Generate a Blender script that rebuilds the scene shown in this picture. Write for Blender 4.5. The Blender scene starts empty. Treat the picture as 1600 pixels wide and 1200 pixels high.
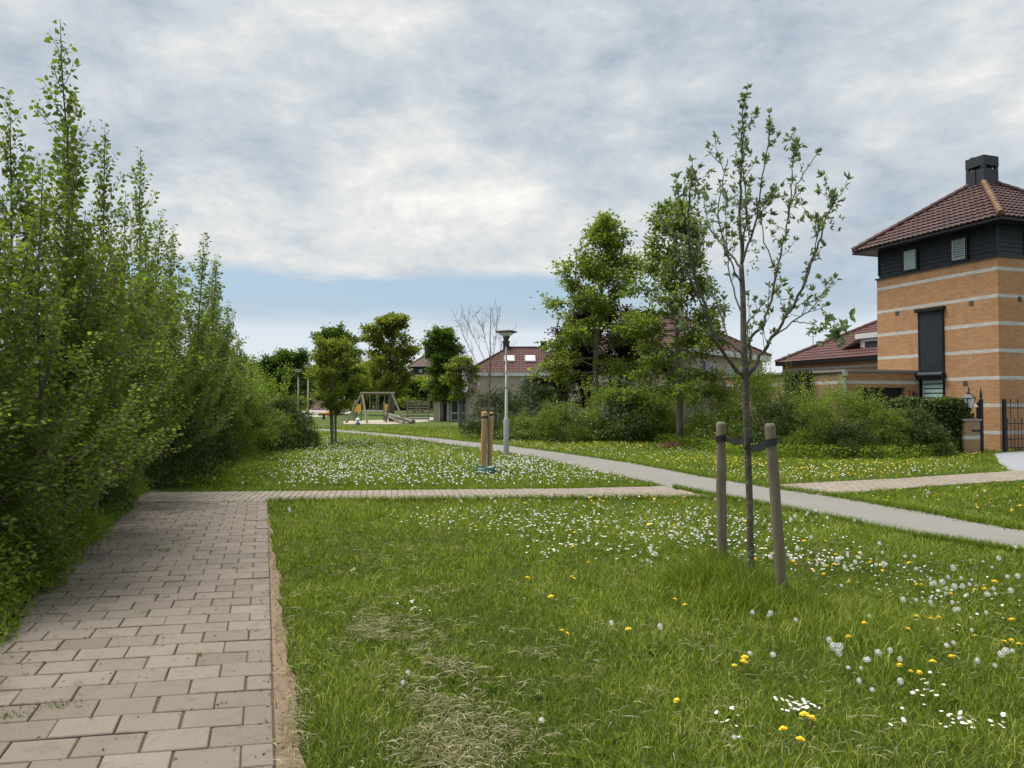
import bpy, math, random
import numpy as np
from mathutils import Vector, Matrix
R = math.radians
S = bpy.context.scene
C = S.collection
# ------------------------------------------------------------------ camera, sky, sun, exposure
F = 1164.0; PITCH = math.atan(27/F); EYE = 1.65
cam = bpy.data.objects.new('camera', bpy.data.cameras.new('camera')); C.objects.link(cam)
cam.location = (0, 0, EYE); cam.rotation_euler = (R(90)+PITCH, 0, 0)
cam.data.sensor_width = 36; cam.data.lens = 36*F/1600; cam.data.clip_end = 3000; cam.data.clip_start = .05
S.camera = cam
SUN_AZ, SUN_EL = R(-66), R(66)       # azimuth measured from +Y (ahead) towards +X
sd = Vector((math.sin(SUN_AZ)*math.cos(SUN_EL), math.cos(SUN_AZ)*math.cos(SUN_EL), math.sin(SUN_EL)))
sun = bpy.data.objects.new('sun', bpy.data.lights.new('sun', 'SUN')); C.objects.link(sun)
sun.data.energy = 4.8; sun.data.angle = R(34); sun.data.color = (1, .96, .9)
sun.rotation_euler = sd.to_track_quat('Z', 'Y').to_euler()
S.view_settings.view_transform = 'Standard'; S.view_settings.look = 'None'
S.view_settings.exposure = 0.36; S.view_settings.gamma = 1; S.view_settings.use_curve_mapping = False
W = bpy.data.worlds.new('World'); S.world = W; W.use_nodes = True

class NT:
    def __init__(s, t): s.t = t
    def n(s, kind, **kw):
        ins = kw.pop('i', {}); nd = s.t.nodes.new(kind)
        for k, v in kw.items(): setattr(nd, k, v)
        for k, v in ins.items():
            if isinstance(v, bpy.types.NodeSocket): s.t.links.new(v, nd.inputs[k])
            else: nd.inputs[k].default_value = v
        return nd
    def m(s, op, a, b=0.0, c=0.0, clamp=False):
        nd = s.n('ShaderNodeMath', operation=op, i={0: a, 1: b, 2: c}); nd.use_clamp = clamp; return nd.outputs[0]
    def mix(s, f, a, b, kind='MIX'):
        nd = s.n('ShaderNodeMix', data_type='RGBA', blend_type=kind, i={0: f, 6: a, 7: b}); return nd.outputs[2]
    def ramp(s, f, stops, interp='LINEAR'):
        nd = s.n('ShaderNodeValToRGB', i={0: f}); cr = nd.color_ramp; cr.interpolation = interp
        while len(cr.elements) < len(stops): cr.elements.new(.5)
        for e, (p, c) in zip(cr.elements, stops):
            e.position = p; e.color = (c, c, c, 1) if isinstance(c, (int, float)) else tuple(c)+(1,)
        return nd.outputs[0]
    def noise(s, vec, scale, detail=4, rough=.55, dist=0.0):
        kw = {'Scale': scale, 'Detail': detail, 'Roughness': rough, 'Distortion': dist}
        if vec is not None: kw['Vector'] = vec
        return s.n('ShaderNodeTexNoise', i=kw).outputs[0]
    def l(s, a, b): s.t.links.new(a, b)

def build_sky():
    t = W.node_tree; t.nodes.clear(); g = NT(t)
    out = g.n('ShaderNodeOutputWorld'); bg = g.n('ShaderNodeBackground', i={'Strength': .1})
    sky = g.n('ShaderNodeTexSky', sky_type='NISHITA'); sky.sun_disc = False
    sky.sun_elevation = SUN_EL; sky.sun_rotation = SUN_AZ; sky.air_density = 1.3; sky.dust_density = 1.5
    d = g.n('ShaderNodeTexCoord').outputs['Generated']
    sp = g.n('ShaderNodeSeparateXYZ', i={0: d}); x, y, z = sp.outputs
    zz = g.m('ADD', g.m('MAXIMUM', z, 0.0), .20)
    px = g.m('DIVIDE', x, zz); py = g.m('DIVIDE', y, zz)
    pv = g.n('ShaderNodeCombineXYZ', i={0: px, 1: py, 2: 3.7}).outputs[0]
    n1 = g.noise(pv, 1.75, 6, .55, .1)          # big cloud masses
    pd = g.n('ShaderNodeCombineXYZ', i={0: x, 1: y, 2: g.m('MULTIPLY', z, 1.9)}).outputs[0]
    n2 = g.noise(pd, 8.5, 9, .64, .15)          # billows
    n3 = g.noise(pv, .8, 3, .5)
    pv2 = g.n('ShaderNodeCombineXYZ', i={0: g.m('MULTIPLY', x, 1.6), 1: g.m('MULTIPLY', y, 1.0), 2: g.m('MULTIPLY', z, 9.0)}).outputs[0]
    n4 = g.noise(pv2, 1.7, 5, .55, .2)           # long flat banks seen side on near the horizon
    # elevation of the gap: clear band about 6.5 to 11 degrees up
    el = g.m('ADD', z, g.m('MULTIPLY', g.m('SUBTRACT', n4, .5), .05))
    gap = g.m('MULTIPLY', g.ramp(g.m('MULTIPLY', el, 4.0), [(.36, 0), (.50, 1), (.63, 1), (.715, 0)]), 1.0)
    lr = g.ramp(g.m('ADD', g.m('MULTIPLY', x, .8), .5), [(.0, .3), (.15, 1), (.55, 1), (.66, .55), (1, .35)])
    gap = g.m('MULTIPLY', gap, lr)
    wisp = g.ramp(n4, [(.52, 0), (.64, .9)])
    gap = g.m('MULTIPLY', gap, g.m('SUBTRACT', 1.0, wisp), clamp=True)
    small = g.ramp(n1, [(.28, .35), (.37, 0)])   # thin places higher up where some blue comes through
    gap = g.m('MAXIMUM', gap, small)
    # brightness of the cloud: cream bright bank at 10-20 degrees, grey blue above
    b = g.m('ADD', g.m('MULTIPLY', n1, .42), g.m('MULTIPLY', n2, .68))
    bank = g.m('MULTIPLY', g.ramp(g.m('MULTIPLY', z, 2.0), [(.26, .0), (.36, 1), (.48, .9), (.64, .0)]),
               g.ramp(g.m('ADD', g.m('MULTIPLY', x, .8), .5), [(.0, .35), (.22, 1), (.50, 1), (.75, .45), (1, .3)]))
    b = g.m('ADD', b, g.m('MULTIPLY', bank, .12))
    b = g.m('ADD', b, g.m('MULTIPLY', g.m('SUBTRACT', n3, .5), .35))
    col = g.ramp(b, [(.38, (.29, .35, .42)), (.50, (.405, .455, .51)), (.60, (.495, .535, .57)), (.69, (.61, .62, .62)), (.82, (.78, .765, .735))])
    low = g.ramp(g.m('MULTIPLY', z, 4.0), [(.0, (.64, .665, .68)), (.40, (.56, .62, .68))])
    col = g.mix(g.ramp(g.m('MULTIPLY', el, 4.0), [(.36, 1), (.52, 0)]), col, low)
    zen = g.m('ADD', 1.0, g.m('MULTIPLY', g.ramp(z, [(.50, 0), (.95, 1)]), 1.0))
    cl = g.n('ShaderNodeVectorMath', operation='SCALE', i={0: col, 3: g.m('MULTIPLY', zen, 10.0)}).outputs[0]
    skc = g.mix(.65, sky.outputs[0], (3.3, 4.5, 5.9, 1))
    final = g.mix(gap, cl, skc)
    g.l(final, bg.inputs['Color']); g.l(bg.outputs[0], out.inputs[0])
build_sky()

# ------------------------------------------------------------------ pixel -> world
ca, sa = math.cos(PITCH), math.sin(PITCH)
def P(px, py, Y):
    v = (600-py)/F; dy = ca-v*sa; dz = v*ca+sa; k = Y/dy
    return Vector(((px-800)/F*k, Y, EYE+dz*k))
def G(px, py):
    v = (600-py)/F; dy = ca-v*sa; dz = v*ca+sa; k = -EYE/dz
    return Vector(((px-800)/F*k, dy*k, 0))
def gx(px, Y): return (px-800)/F*Y

# ------------------------------------------------------------------ object helpers
def tag(o, label=None, cat=None, group=None, kind=None):
    if label: o['label'] = label
    if cat: o['category'] = cat
    if group: o['group'] = group
    if kind: o['kind'] = kind
    return o
def empty(name, loc=(0, 0, 0), rz=0.0, label=None, cat=None, group=None):
    o = bpy.data.objects.new(name, None); C.objects.link(o); o.location = loc; o.rotation_euler = (0, 0, rz)
    o.empty_display_size = .2
    return tag(o, label, cat, group)
def dup(root, loc, rz=0.0, scale=1.0, label=None, group=None):
    def cp(o, par):
        c = o.copy(); C.objects.link(c); c.parent = par
        for ch in list(o.children): cp(ch, c)
        return c
    r = cp(root, None); r.location = loc; r.rotation_euler = (0, 0, rz)
    r.scale = (scale,)*3 if isinstance(scale, (int, float)) else scale
    if label: r['label'] = label
    if group: r['group'] = group
    return r

class MB:
    """collects vertices and faces; build() links one mesh object"""
    def __init__(s): s.v = []; s.f = []; s.mi = []; s.n = 0; s.t = []; s.cur = 0; s.has_t = False
    def add(s, V, Fs, tint=None):
        V = np.asarray(V, dtype=np.float32).reshape(-1, 3); s.v.append(V)
        Fs = np.asarray(Fs, dtype=np.int32); s.f.append(Fs+s.n); s.mi.append(np.full(len(Fs), s.cur, np.int32))
        if tint is None: s.t.append(np.full(len(V), .5, np.float32))
        else: s.t.append(np.broadcast_to(np.asarray(tint, np.float32), (len(V),)).astype(np.float32)); s.has_t = True
        s.n += len(V); return s
    def box(s, x0, y0, z0, x1, y1, z1, tint=None):
        V = [(x, y, z) for z in (z0, z1) for x, y in ((x0, y0), (x1, y0), (x1, y1), (x0, y1))]
        return s.add(V, [(3, 2, 1, 0), (4, 5, 6, 7), (0, 1, 5, 4), (1, 2, 6, 5), (2, 3, 7, 6), (3, 0, 4, 7)], tint)
    def cbox(s, c, sz, rot=None, bev=0.0, tint=None):
        hx, hy, hz = [q/2 for q in sz]; c = Vector(c)
        if bev:
            b = bev; V = []
            for z, k in ((-hz, 0), (hz-b, 0), (hz, b)):
                V += [(-hx+k, -hy+k, z), (hx-k, -hy+k, z), (hx-k, hy-k, z), (-hx+k, hy-k, z)]
            Fs = [(3, 2, 1, 0), (8, 9, 10, 11)]
            for a in (0, 4): Fs += [(a+i, a+(i+1) % 4, a+4+(i+1) % 4, a+4+i) for i in range(4)]
        else:
            V = [(x, y, z) for z in (-hz, hz) for x, y in ((-hx, -hy), (hx, -hy), (hx, hy), (-hx, hy))]
            Fs = [(3, 2, 1, 0), (4, 5, 6, 7), (0, 1, 5, 4), (1, 2, 6, 5), (2, 3, 7, 6), (3, 0, 4, 7)]
        V = [Vector(v) for v in V]
        if rot is not None: V = [rot @ v for v in V]
        return s.add([tuple(v+c) for v in V], Fs, tint)
    def quad(s, a, b, c, d, tint=None): return s.add([a, b, c, d], [(0, 1, 2, 3)], tint)
    def poly(s, pts, z0, z1):
        n = len(pts); V = [(p[0], p[1], z0) for p in pts]+[(p[0], p[1], z1) for p in pts]
        s.add(V, [(i, (i+1) % n, n+(i+1) % n, n+i) for i in range(n)])
        base = s.n-2*n; s.f.append([list(range(base+n, base+2*n)), list(range(base+n-1, base-1, -1))]); s.mi.append(np.full(2, s.cur, np.int32))
        return s
    def tube(s, pts, rad, n=6, cap=True, tint=None, sq=False):
        pts = np.asarray(pts, dtype=np.float64); k = len(pts)
        rad = np.broadcast_to(np.asarray(rad, dtype=np.float64), (k,))
        T = np.gradient(pts, axis=0); T /= np.linalg.norm(T, axis=1)[:, None]+1e-12
        up = np.array((0, 0, 1.)) if abs(T[0][2]) < .9 else np.array((1., 0, 0))
        A = np.cross(T, up); A /= np.linalg.norm(A, axis=1)[:, None]+1e-9; B = np.cross(T, A)
        an = np.arange(n)*2*math.pi/n
        V = pts[:, None]+rad[:, None, None]*(A[:, None]*np.cos(an)[None, :, None]+B[:, None]*np.sin(an)[None, :, None])
        V = V.reshape(-1, 3); Fs = []
        i = np.arange(n); j = (i+1) % n
        for q in range(k-1): Fs.append(np.stack([q*n+i, (q+1)*n+i, (q+1)*n+j, q*n+j], 1))
        Fs = np.concatenate(Fs); s.add(V, Fs, tint)
        if cap:
            b = s.n-k*n; s.f.append([list(range(b+(k-1)*n, b+k*n))[::-1], list(range(b, b+n))]); s.mi.append(np.full(2, s.cur, np.int32))
        return s
    def lathe(s, c, prof, n=16, tint=None):
        an = np.arange(n)*2*math.pi/n; V = []
        for r, z in prof: V += [(c[0]+r*math.cos(a), c[1]+r*math.sin(a), c[2]+z) for a in an]
        i = np.arange(n); j = (i+1) % n
        Fs = np.concatenate([np.stack([q*n+i, q*n+j, (q+1)*n+j, (q+1)*n+i], 1) for q in range(len(prof)-1)])
        return s.add(V, Fs, tint)
    def build(s, name, mats, parent=None, smooth=False, loc=None):
        me = bpy.data.meshes.new(name)
        loops = []; counts = []; mi = np.concatenate(s.mi) if s.mi else np.zeros(0, np.int32)
        for f in s.f:
            if isinstance(f, np.ndarray): loops.append(f.ravel()); counts.append(np.full(len(f), f.shape[1], np.int32))
            else:
                for q in f: loops.append(np.asarray(q, np.int32)); counts.append(np.array([len(q)], np.int32))
        V = np.concatenate(s.v); L = np.concatenate(loops).astype(np.int32); K = np.concatenate(counts)
        me.vertices.add(len(V)); me.vertices.foreach_set('co', V.ravel())
        me.loops.add(len(L)); me.loops.foreach_set('vertex_index', L)
        me.polygons.add(len(K)); st = np.concatenate([[0], np.cumsum(K)[:-1]]).astype(np.int32)
        me.polygons.foreach_set('loop_start', st); me.polygons.foreach_set('loop_total', K)
        if not isinstance(mats, (list, tuple)): mats = [mats]
        for m in mats: me.materials.append(m)
        if len(mats) > 1: me.polygons.foreach_set('material_index', mi)
        me.polygons.foreach_set('use_smooth', np.full(len(K), smooth, bool))
        if s.has_t:
            at = me.attributes.new('tint', 'FLOAT', 'POINT'); at.data.foreach_set('value', np.concatenate(s.t))
        me.update(calc_edges=True)
        o = bpy.data.objects.new(name, me); C.objects.link(o); o.parent = parent
        if loc is not None: o.location = loc
        return o

# ------------------------------------------------------------------ materials
def mat(name, rough=.8, metallic=0.0, spec=.5):
    m = bpy.data.materials.new(name); m.use_nodes = True; g = NT(m.node_tree)
    b = m.node_tree.nodes['Principled BSDF']; b.inputs['Roughness'].default_value = rough
    b.inputs['Metallic'].default_value = metallic; b.inputs['Specular IOR Level'].default_value = spec
    return m, g, b
def bump(g, b, h, strength=.4, dist=.01):
    nd = g.n('ShaderNodeBump', i={'Height': h, 'Strength': strength, 'Distance': dist}); g.l(nd.outputs[0], b.inputs['Normal'])
def c4(c, k=1.0): return (c[0]*k, c[1]*k, c[2]*k, 1)
def objco(g): return g.n('ShaderNodeTexCoord').outputs['Object']
def simple(name, col, rough=.7, metallic=0.0, scale=8, var=.18, bmp=.15, spec=.4, col2=None):
    m, g, b = mat(name, rough, metallic, spec); o = objco(g)
    n = g.noise(o, scale, 5, .6); n2 = g.noise(o, scale*.22, 3, .6)
    f = g.m('ADD', g.m('MULTIPLY', n, .6), g.m('MULTIPLY', n2, .4))
    c = g.ramp(f, [(.3, tuple(q*(1-var) for q in col)), (.7, tuple(min(1, q*(1+var)) for q in (col2 or col)))])
    g.l(c, b.inputs['Base Color'])
    if bmp: bump(g, b, n, bmp, .01)
    return m
def leaf_mat(name, c1, c2, c3=None, trans=.45, rough=.5, spec=.35, tcol=None):
    """leaves: tint attribute picks between colours, thin and partly translucent"""
    m, g, b = mat(name, rough+.08, 0, spec*.5)
    a = g.n('ShaderNodeAttribute', attribute_name='tint').outputs['Fac']
    r = g.n('ShaderNodeObjectInfo').outputs['Random']
    f = g.m('ADD', a, g.m('MULTIPLY', g.m('SUBTRACT', r, .5), .25), clamp=True)
    st = [(.0, c1), (.6, c2), (1.0, c3 or c2)]
    c = g.ramp(f, st); g.l(c, b.inputs['Base Color'])
    tr = g.n('ShaderNodeBsdfTranslucent'); tc = g.mix(1.0, c, c4(tcol or (1.5, 1.6, .8)), 'MULTIPLY'); g.l(tc, tr.inputs[0])
    mx = g.n('ShaderNodeMixShader', i={0: trans}); g.l(b.outputs[0], mx.inputs[1]); g.l(tr.outputs[0], mx.inputs[2])
    g.l(mx.outputs[0], m.node_tree.nodes['Material Output'].inputs[0])
    return m
def tint_mat(name, c1, c2, rough=.8, scale=20, bmp=.3, var=.25):
    m, g, b = mat(name, rough, 0, .3); o = objco(g)
    a = g.n('ShaderNodeAttribute', attribute_name='tint').outputs['Fac']
    c = g.ramp(a, [(0, c1), (1, c2)])
    n = g.noise(o, scale, 6, .65); n2 = g.noise(o, .9, 4, .6)
    k = g.m('ADD', 1-var, g.m('MULTIPLY', g.m('ADD', n, n2), var))
    c = g.n('ShaderNodeVectorMath', operation='SCALE', i={0: c, 3: k}).outputs[0]
    g.l(c, b.inputs['Base Color']); bump(g, b, n, bmp, .006)
    return m
def brick_mat(name, c1, c2, mortar, bands=True, z0=.61, dz=.91, bandcol=(.56, .54, .50)):
    m, g, b = mat(name, .85, 0, .25); o = objco(g)
    sp = g.n('ShaderNodeSeparateXYZ', i={0: o}); x, y, z = sp.outputs
    v = g.n('ShaderNodeCombineXYZ', i={0: g.m('ADD', x, y), 1: z, 2: 0.0}).outputs[0]
    bt = g.n('ShaderNodeTexBrick', i={'Vector': v, 'Color1': c4(c1), 'Color2': c4(c2), 'Mortar': c4(mortar), 'Scale': 1.0,
             'Mortar Size': .006, 'Mortar Smooth': .3, 'Bias': -.1, 'Brick Width': .22, 'Row Height': .0625})
    n = g.noise(o, 2.2, 5, .65); n2 = g.noise(o, 30, 4, .6)
    st = g.noise(g.n('ShaderNodeMapping', i={'Vector': o, 'Scale': (2.4, 2.4, .35)}).outputs[0], 1.3, 5, .6)
    k = g.m('ADD', .46, g.m('ADD', g.m('MULTIPLY', n, .35), g.m('ADD', g.m('MULTIPLY', n2, .3), g.m('MULTIPLY', st, .45))))
    c = g.n('ShaderNodeVectorMath', operation='SCALE', i={0: bt.outputs[0], 3: k}).outputs[0]
    if bands:
        q = g.m('PINGPONG', g.m('SUBTRACT', z, z0), dz/2)
        f = g.m('LESS_THAN', q, .058)
        wb = g.n('ShaderNodeTexBrick', i={'Vector': v, 'Color1': c4(bandcol), 'Color2': c4(bandcol, .8), 'Mortar': c4(bandcol, .5), 'Scale': 1.0,
             'Mortar Size': .006, 'Brick Width': .22, 'Row Height': .0625}).outputs[0]
        wb = g.n('ShaderNodeVectorMath', operation='SCALE', i={0: wb, 3: g.m('ADD', .7, g.m('MULTIPLY', n2, .5))}).outputs[0]
        c = g.mix(f, c, wb)
    g.l(c, b.inputs['Base Color']); bump(g, b, bt.outputs[1], -.5, .008)
    return m
M = {}
M['poplar'] = leaf_mat('poplar leaf', (.065, .098, .018), (.135, .178, .032), (.25, .30, .055), .45, .42)
M['shrub'] = leaf_mat('shrub leaf', (.058, .088, .016), (.145, .185, .034), (.29, .33, .06), .45, .45)
M['dark'] = leaf_mat('dark leaf', (.024, .042, .008), (.055, .085, .014), (.13, .17, .035), .28, .38, .5)
M['oak'] = leaf_mat('tree leaf', (.07, .10, .02), (.155, .195, .038), (.28, .32, .065), .48, .45)
M['olive'] = leaf_mat('olive leaf', (.085, .11, .016), (.165, .19, .03), (.28, .29, .07), .4, .5)
M['deep'] = leaf_mat('deep green leaf', (.04, .075, .014), (.085, .14, .020), (.16, .22, .03), .42, .4)
M['maple'] = leaf_mat('dark red leaf', (.012, .006, .008), (.028, .011, .014), (.06, .02, .022), .3, .4)
M['white beam'] = leaf_mat('grey green leaf', (.10, .135, .05), (.20, .24, .125), (.36, .39, .27), .3, .55, .3, (1.2, 1.3, .8))
M['weed'] = leaf_mat('weed leaf', (.075, .12, .016), (.165, .225, .028), (.31, .36, .06), .44, .5)
M['blossom'] = leaf_mat('small blossom', (.5, .5, .42), (.62, .62, .55), None, .3, .7)
M['grass'] = leaf_mat('grass blade', (.064, .095, .011), (.155, .222, .022), (.37, .40, .10), .40, .5, .3, (1.4, 1.4, .7))
M['dry'] = leaf_mat('dry grass', (.14, .14, .05), (.25, .235, .12), (.43, .40, .26), .2, .8, .2, (1.1, 1, .8))
M['bark'] = simple('bark grey brown', (.13, .115, .09), .9, scale=30, var=.4, bmp=.6)
M['bark dark'] = simple('bark dark', (.07, .058, .045), .9, scale=30, var=.35, bmp=.6)
def bark_hero():
    m, g, b = mat('young bark with lenticels', .8, 0, .3); o = objco(g)
    mp = g.n('ShaderNodeMapping', i={'Vector': o, 'Scale': (12, 12, 55)}).outputs[0]
    n = g.noise(mp, 1.0, 5, .65); n2 = g.noise(o, 7, 4, .6)
    c = g.ramp(n2, [(.3, (.05, .043, .033)), (.7, (.115, .10, .078))])
    z = g.n('ShaderNodeSeparateXYZ', i={0: o}).outputs[2]
    lich = g.m('MULTIPLY', g.ramp(n, [(.56, 0), (.62, 1)]), g.ramp(g.m('MULTIPLY', z, .5), [(.2, .9), (.62, .25)]))
    c = g.mix(lich, c, (.36, .34, .28, 1)); g.l(c, b.inputs['Base Color']); bump(g, b, n, .5, .004); return m
M['bark hero'] = bark_hero()
def post_mat(name, c1, c2, crack=.4):
    m, g, b = mat(name, .85, 0, .25); o = objco(g)
    mp = g.n('ShaderNodeMapping', i={'Vector': o, 'Scale': (45, 45, 1.6)}).outputs[0]
    n = g.noise(mp, 1.0, 6, .7, .3); n2 = g.noise(o, 5, 4, .6)
    c = g.ramp(g.m('ADD', g.m('MULTIPLY', n, .7), g.m('MULTIPLY', n2, .3)), [(.33, c1), (.66, c2)])
    c = g.mix(g.ramp(n, [(.30, crack), (.40, 0)]), c, c4(c1, .3)); g.l(c, b.inputs['Base Color']); bump(g, b, n, .6, .005); return m
M['post'] = post_mat('weathered post', (.10, .08, .052), (.21, .18, .128))
M['post new'] = post_mat('fresh peeled post', (.34, .20, .10), (.50, .33, .18), .2)
M['post old'] = post_mat('grey old wood', (.10, .092, .07), (.19, .178, .135))
M['rubber'] = simple('black rubber strap', (.018, .018, .02), .55, scale=40, var=.3)
M['galv'] = simple('painted grey pole', (.30, .325, .30), .5, .2, 15, .12)
M['black'] = simple('black painted metal', (.012, .012, .014), .45, .3, 20, .2)
M['blackwood'] = simple('black boards', (.016, .021, .028), .55, 0, 9, .3)
M['white'] = simple('white paint', (.52, .53, .53), .5, 0, 6, .08)
M['cream'] = simple('cream render', (.40, .34, .27), .85, 0, 3, .12)
M['glass'] = simple('window glass', (.05, .06, .07), .06, 0, 2, .2, 0, .8)
M['blind'] = simple('pale blind', (.33, .42, .41), .4, 0, 4, .1, 0)
M['mint'] = simple('mint shutter slats', (.33, .47, .41), .5, 0, 4, .08, 0)
M['teal'] = simple('teal shutter', (.01, .06, .085), .5, 0, 4, .1, 0)
M['lampwhite'] = simple('white lamp shade', (.7, .72, .74), .4, 0, 4, .05, 0)
M['lampdark'] = simple('dark lamp housing', (.055, .045, .045), .5, 0, 9, .2)
M['yellow'] = simple('yellow board', (.68, .40, .03), .5, 0, 6, .12)
M['red'] = simple('red paint', (.5, .05, .025), .5, 0, 6, .15)
M['orange'] = simple('orange paint', (.65, .22, .03), .5, 0, 6, .15)
M['green plastic'] = simple('green plastic band', (.004, .06, .035), .4, 0, 12, .25)
M['fence'] = simple('grey timber fence', (.16, .155, .13), .85, 0, 12, .25)
M['concrete'] = simple('concrete', (.36, .34, .31), .85, 0, 6, .15)
M['coping'] = simple('grey coping', (.22, .21, .2), .7, 0, 8, .15)
M['brick'] = brick_mat('orange brick', (.41, .215, .098), (.32, .160, .070), (.25, .20, .145))
M['brick low'] = brick_mat('orange brick low', (.38, .205, .10), (.27, .135, .065), (.24, .19, .14), True, .48, .91*1.02)
M['brick dull'] = brick_mat('dull brown brick', (.27, .17, .09), (.22, .145, .08), (.22, .18, .13), True, 2.33, 2.0)  # duller, browner brick tone for the garage side wall
M['brick pier'] = brick_mat('pier brick', (.30, .2, .11), (.25, .16, .085), (.22, .18, .13), True, .52, 3.0)
M['tile'] = tint_mat('brown red roof tile', (.045, .021, .019), (.082, .036, .031), .55, 14, .3, .3)
M['tile red'] = tint_mat('red roof tile', (.060, .022, .019), (.088, .032, .026), .7, 10, .3, .3)
M['joint0'] = None
M['ridge'] = tint_mat('ochre ridge tile', (.10, .05, .03), (.20, .12, .065), .8, 14, .3, .3)
# ------------------------------------------------------------------ ground
def vnoise(x, y, s, seed=0):
    rs = np.random.RandomState(seed); T = rs.rand(256, 256)
    x = np.asarray(x)/s; y = np.asarray(y)/s; xi = np.floor(x).astype(int); yi = np.floor(y).astype(int)
    fx = x-xi; fy = y-yi; fx = fx*fx*(3-2*fx); fy = fy*fy*(3-2*fy)
    g = lambda a, b: T[a % 256, b % 256]
    return (g(xi, yi)*(1-fx)+g(xi+1, yi)*fx)*(1-fy)+(g(xi, yi+1)*(1-fx)+g(xi+1, yi+1)*fx)*fy
def inpoly(x, y, poly):
    r = np.zeros(len(x), bool); n = len(poly)
    for i in range(n):
        x1, y1 = poly[i][0], poly[i][1]; x2, y2 = poly[(i+1) % n][0], poly[(i+1) % n][1]
        c = ((y1 > y) != (y2 > y)) & (x < (x2-x1)*(y-y1)/(y2-y1+1e-12)+x1); r ^= c
    return r
gp = lambda L: [tuple(G(*p)[:2]) for p in L]
near_e = gp([(1600, 872), (1520, 858), (1430, 844), (1300, 815), (1180, 791), (1110, 778), (1050, 765), (1010, 753), (940, 740), (850, 718), (750, 701), (650, 687.5), (560, 678.5), (500, 673.5)])
far_e = gp([(480, 669.5), (520, 671), (600, 677.5), (700, 687), (800, 697.5), (900, 711), (1000, 726), (1060, 737), (1110, 746.5), (1215, 764), (1300, 776), (1400, 793), (1500, 811), (1600, 829)])
def ext(a, b, d):
    v = np.array(b)-np.array(a); v = v/np.linalg.norm(v); return tuple(np.array(b)+v*d)
near_e.insert(0, ext(near_e[1], near_e[0], 6)); far_e.append(ext(far_e[-2], far_e[-1], 6))
near_e.append(tuple(G(455, 671)[:2])); far_e.insert(0, tuple(G(440, 668.3)[:2]))
ASPH = near_e+far_e
# plain brick footpath at left
e0 = G(430, 1200); e1 = G(418, 790); ed = (e1-e0).normalized()       # right edge of the path and its direction
row = Vector((math.sin(R(80)), math.cos(R(80)), 0))
start = e0-ed*4.0
Lft0 = G(0, 1003); Lft1 = G(217, 776); ld = (Lft1-Lft0).normalized()
cross_lo = gp([(190, 787.5), (418, 786), (560, 784.5), (700, 783), (850, 781.5), (1000, 780.5), (1125, 781)])
cross_hi = gp([(1035, 762), (900, 765.5), (700, 767.5), (560, 768.8), (400, 770.2), (215, 772), (60, 774)])
PATH = [tuple(start[:2]), tuple(e1[:2]), cross_lo[1], cross_lo[0], cross_hi[-1], tuple((Lft1-ld*0)[:2]), tuple((Lft0-ld*6)[:2])]
CROSS = cross_lo+cross_hi
rp_lo = gp([(1288, 776), (1360, 770), (1450, 762.5), (1530, 757), (1600, 752.5)]); rp_hi = gp([(1600, 737), (1520, 742), (1400, 750), (1300, 755), (1205, 760)])
rp_lo.append(ext(rp_lo[-2], rp_lo[-1], 5)); rp_hi.insert(0, ext(rp_hi[1], rp_hi[0], 5))
RPATH = [gp([(1215, 764)])[0]]+rp_lo+rp_hi
DRIVE = gp([(1552, 709.5), (1562, 725), (1580, 737.5), (1610, 737)])+[(24, 19), (24, 24), (17, 24.6)]
SOIL_R = [tuple((e0+ed*t+Vector((-.01, 0, 0)))[:2]) for t in (-3, 7.9)]
mbg = MB(); mbg.add([(-400, -30, 0), (400, -30, 0), (400, 900, 0), (-400, 900, 0)], [(0, 1, 2, 3)])
def ground_mat():
    m, g, b = mat('lawn soil and turf', .95, 0, .1); o = objco(g)
    n = g.noise(o, 60, 6, .7); n2 = g.noise(o, 1.3, 5, .6); n3 = g.noise(o, .25, 4, .6)
    c = g.ramp(n, [(.3, (.022, .028, .010)), (.5, (.05, .075, .015)), (.7, (.10, .125, .03))])
    d = g.ramp(n2, [(.45, 0), (.7, .6)])
    c = g.mix(d, c, (.12, .12, .05, 1)); c = g.mix(g.ramp(n3, [(.45, 0), (.62, .35)]), c, (.10, .16, .025, 1))
    g.l(c, b.inputs['Base Color']); bump(g, b, n, 1.0, .04); return m
tag(mbg.build('ground', ground_mat()), kind='structure')
def sheet(name, poly, z, m, thick=.0):
    s = MB(); s.poly(poly, -.05, z); o = s.build(name, m); tag(o, kind='structure'); return o
def asph_mat():
    m, g, b = mat('grey asphalt', .9, 0, .25); o = objco(g)
    n = g.noise(o, 130, 4, .7); n2 = g.noise(o, 1.1, 5, .6); n3 = g.noise(o, 14, 4, .6)
    c = g.ramp(n, [(.35, (.135, .127, .112)), (.65, (.225, .213, .19))])
    c = g.mix(g.ramp(n2, [(.42, 0), (.65, .35)]), c, (.145, .133, .11, 1)); c = g.mix(g.ramp(n3, [(.60, 0), (.75, .3)]), c, (.25, .235, .20, 1))
    g.l(c, b.inputs['Base Color']); bump(g, b, n, .6, .006); return m
sheet('road_asphalt', ASPH[::-1] if False else ASPH, .016, asph_mat())
def soil_mat(name, c1, c2):
    m, g, b = mat(name, .95, 0, .1); o = objco(g)
    n = g.noise(o, 70, 6, .7); n2 = g.noise(o, 5, 5, .65)
    c = g.ramp(g.m('ADD', g.m('MULTIPLY', n, .6), g.m('MULTIPLY', n2, .4)), [(.35, c1), (.65, c2)])
    g.l(c, b.inputs['Base Color']); bump(g, b, n, .9, .015); return m
M['joint'] = soil_mat('joint sand', (.080, .063, .046), (.135, .11, .082))
M['soil'] = soil_mat('sandy soil', (.15, .105, .07), (.27, .20, .14))
rs = np.random.RandomState(5)
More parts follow.
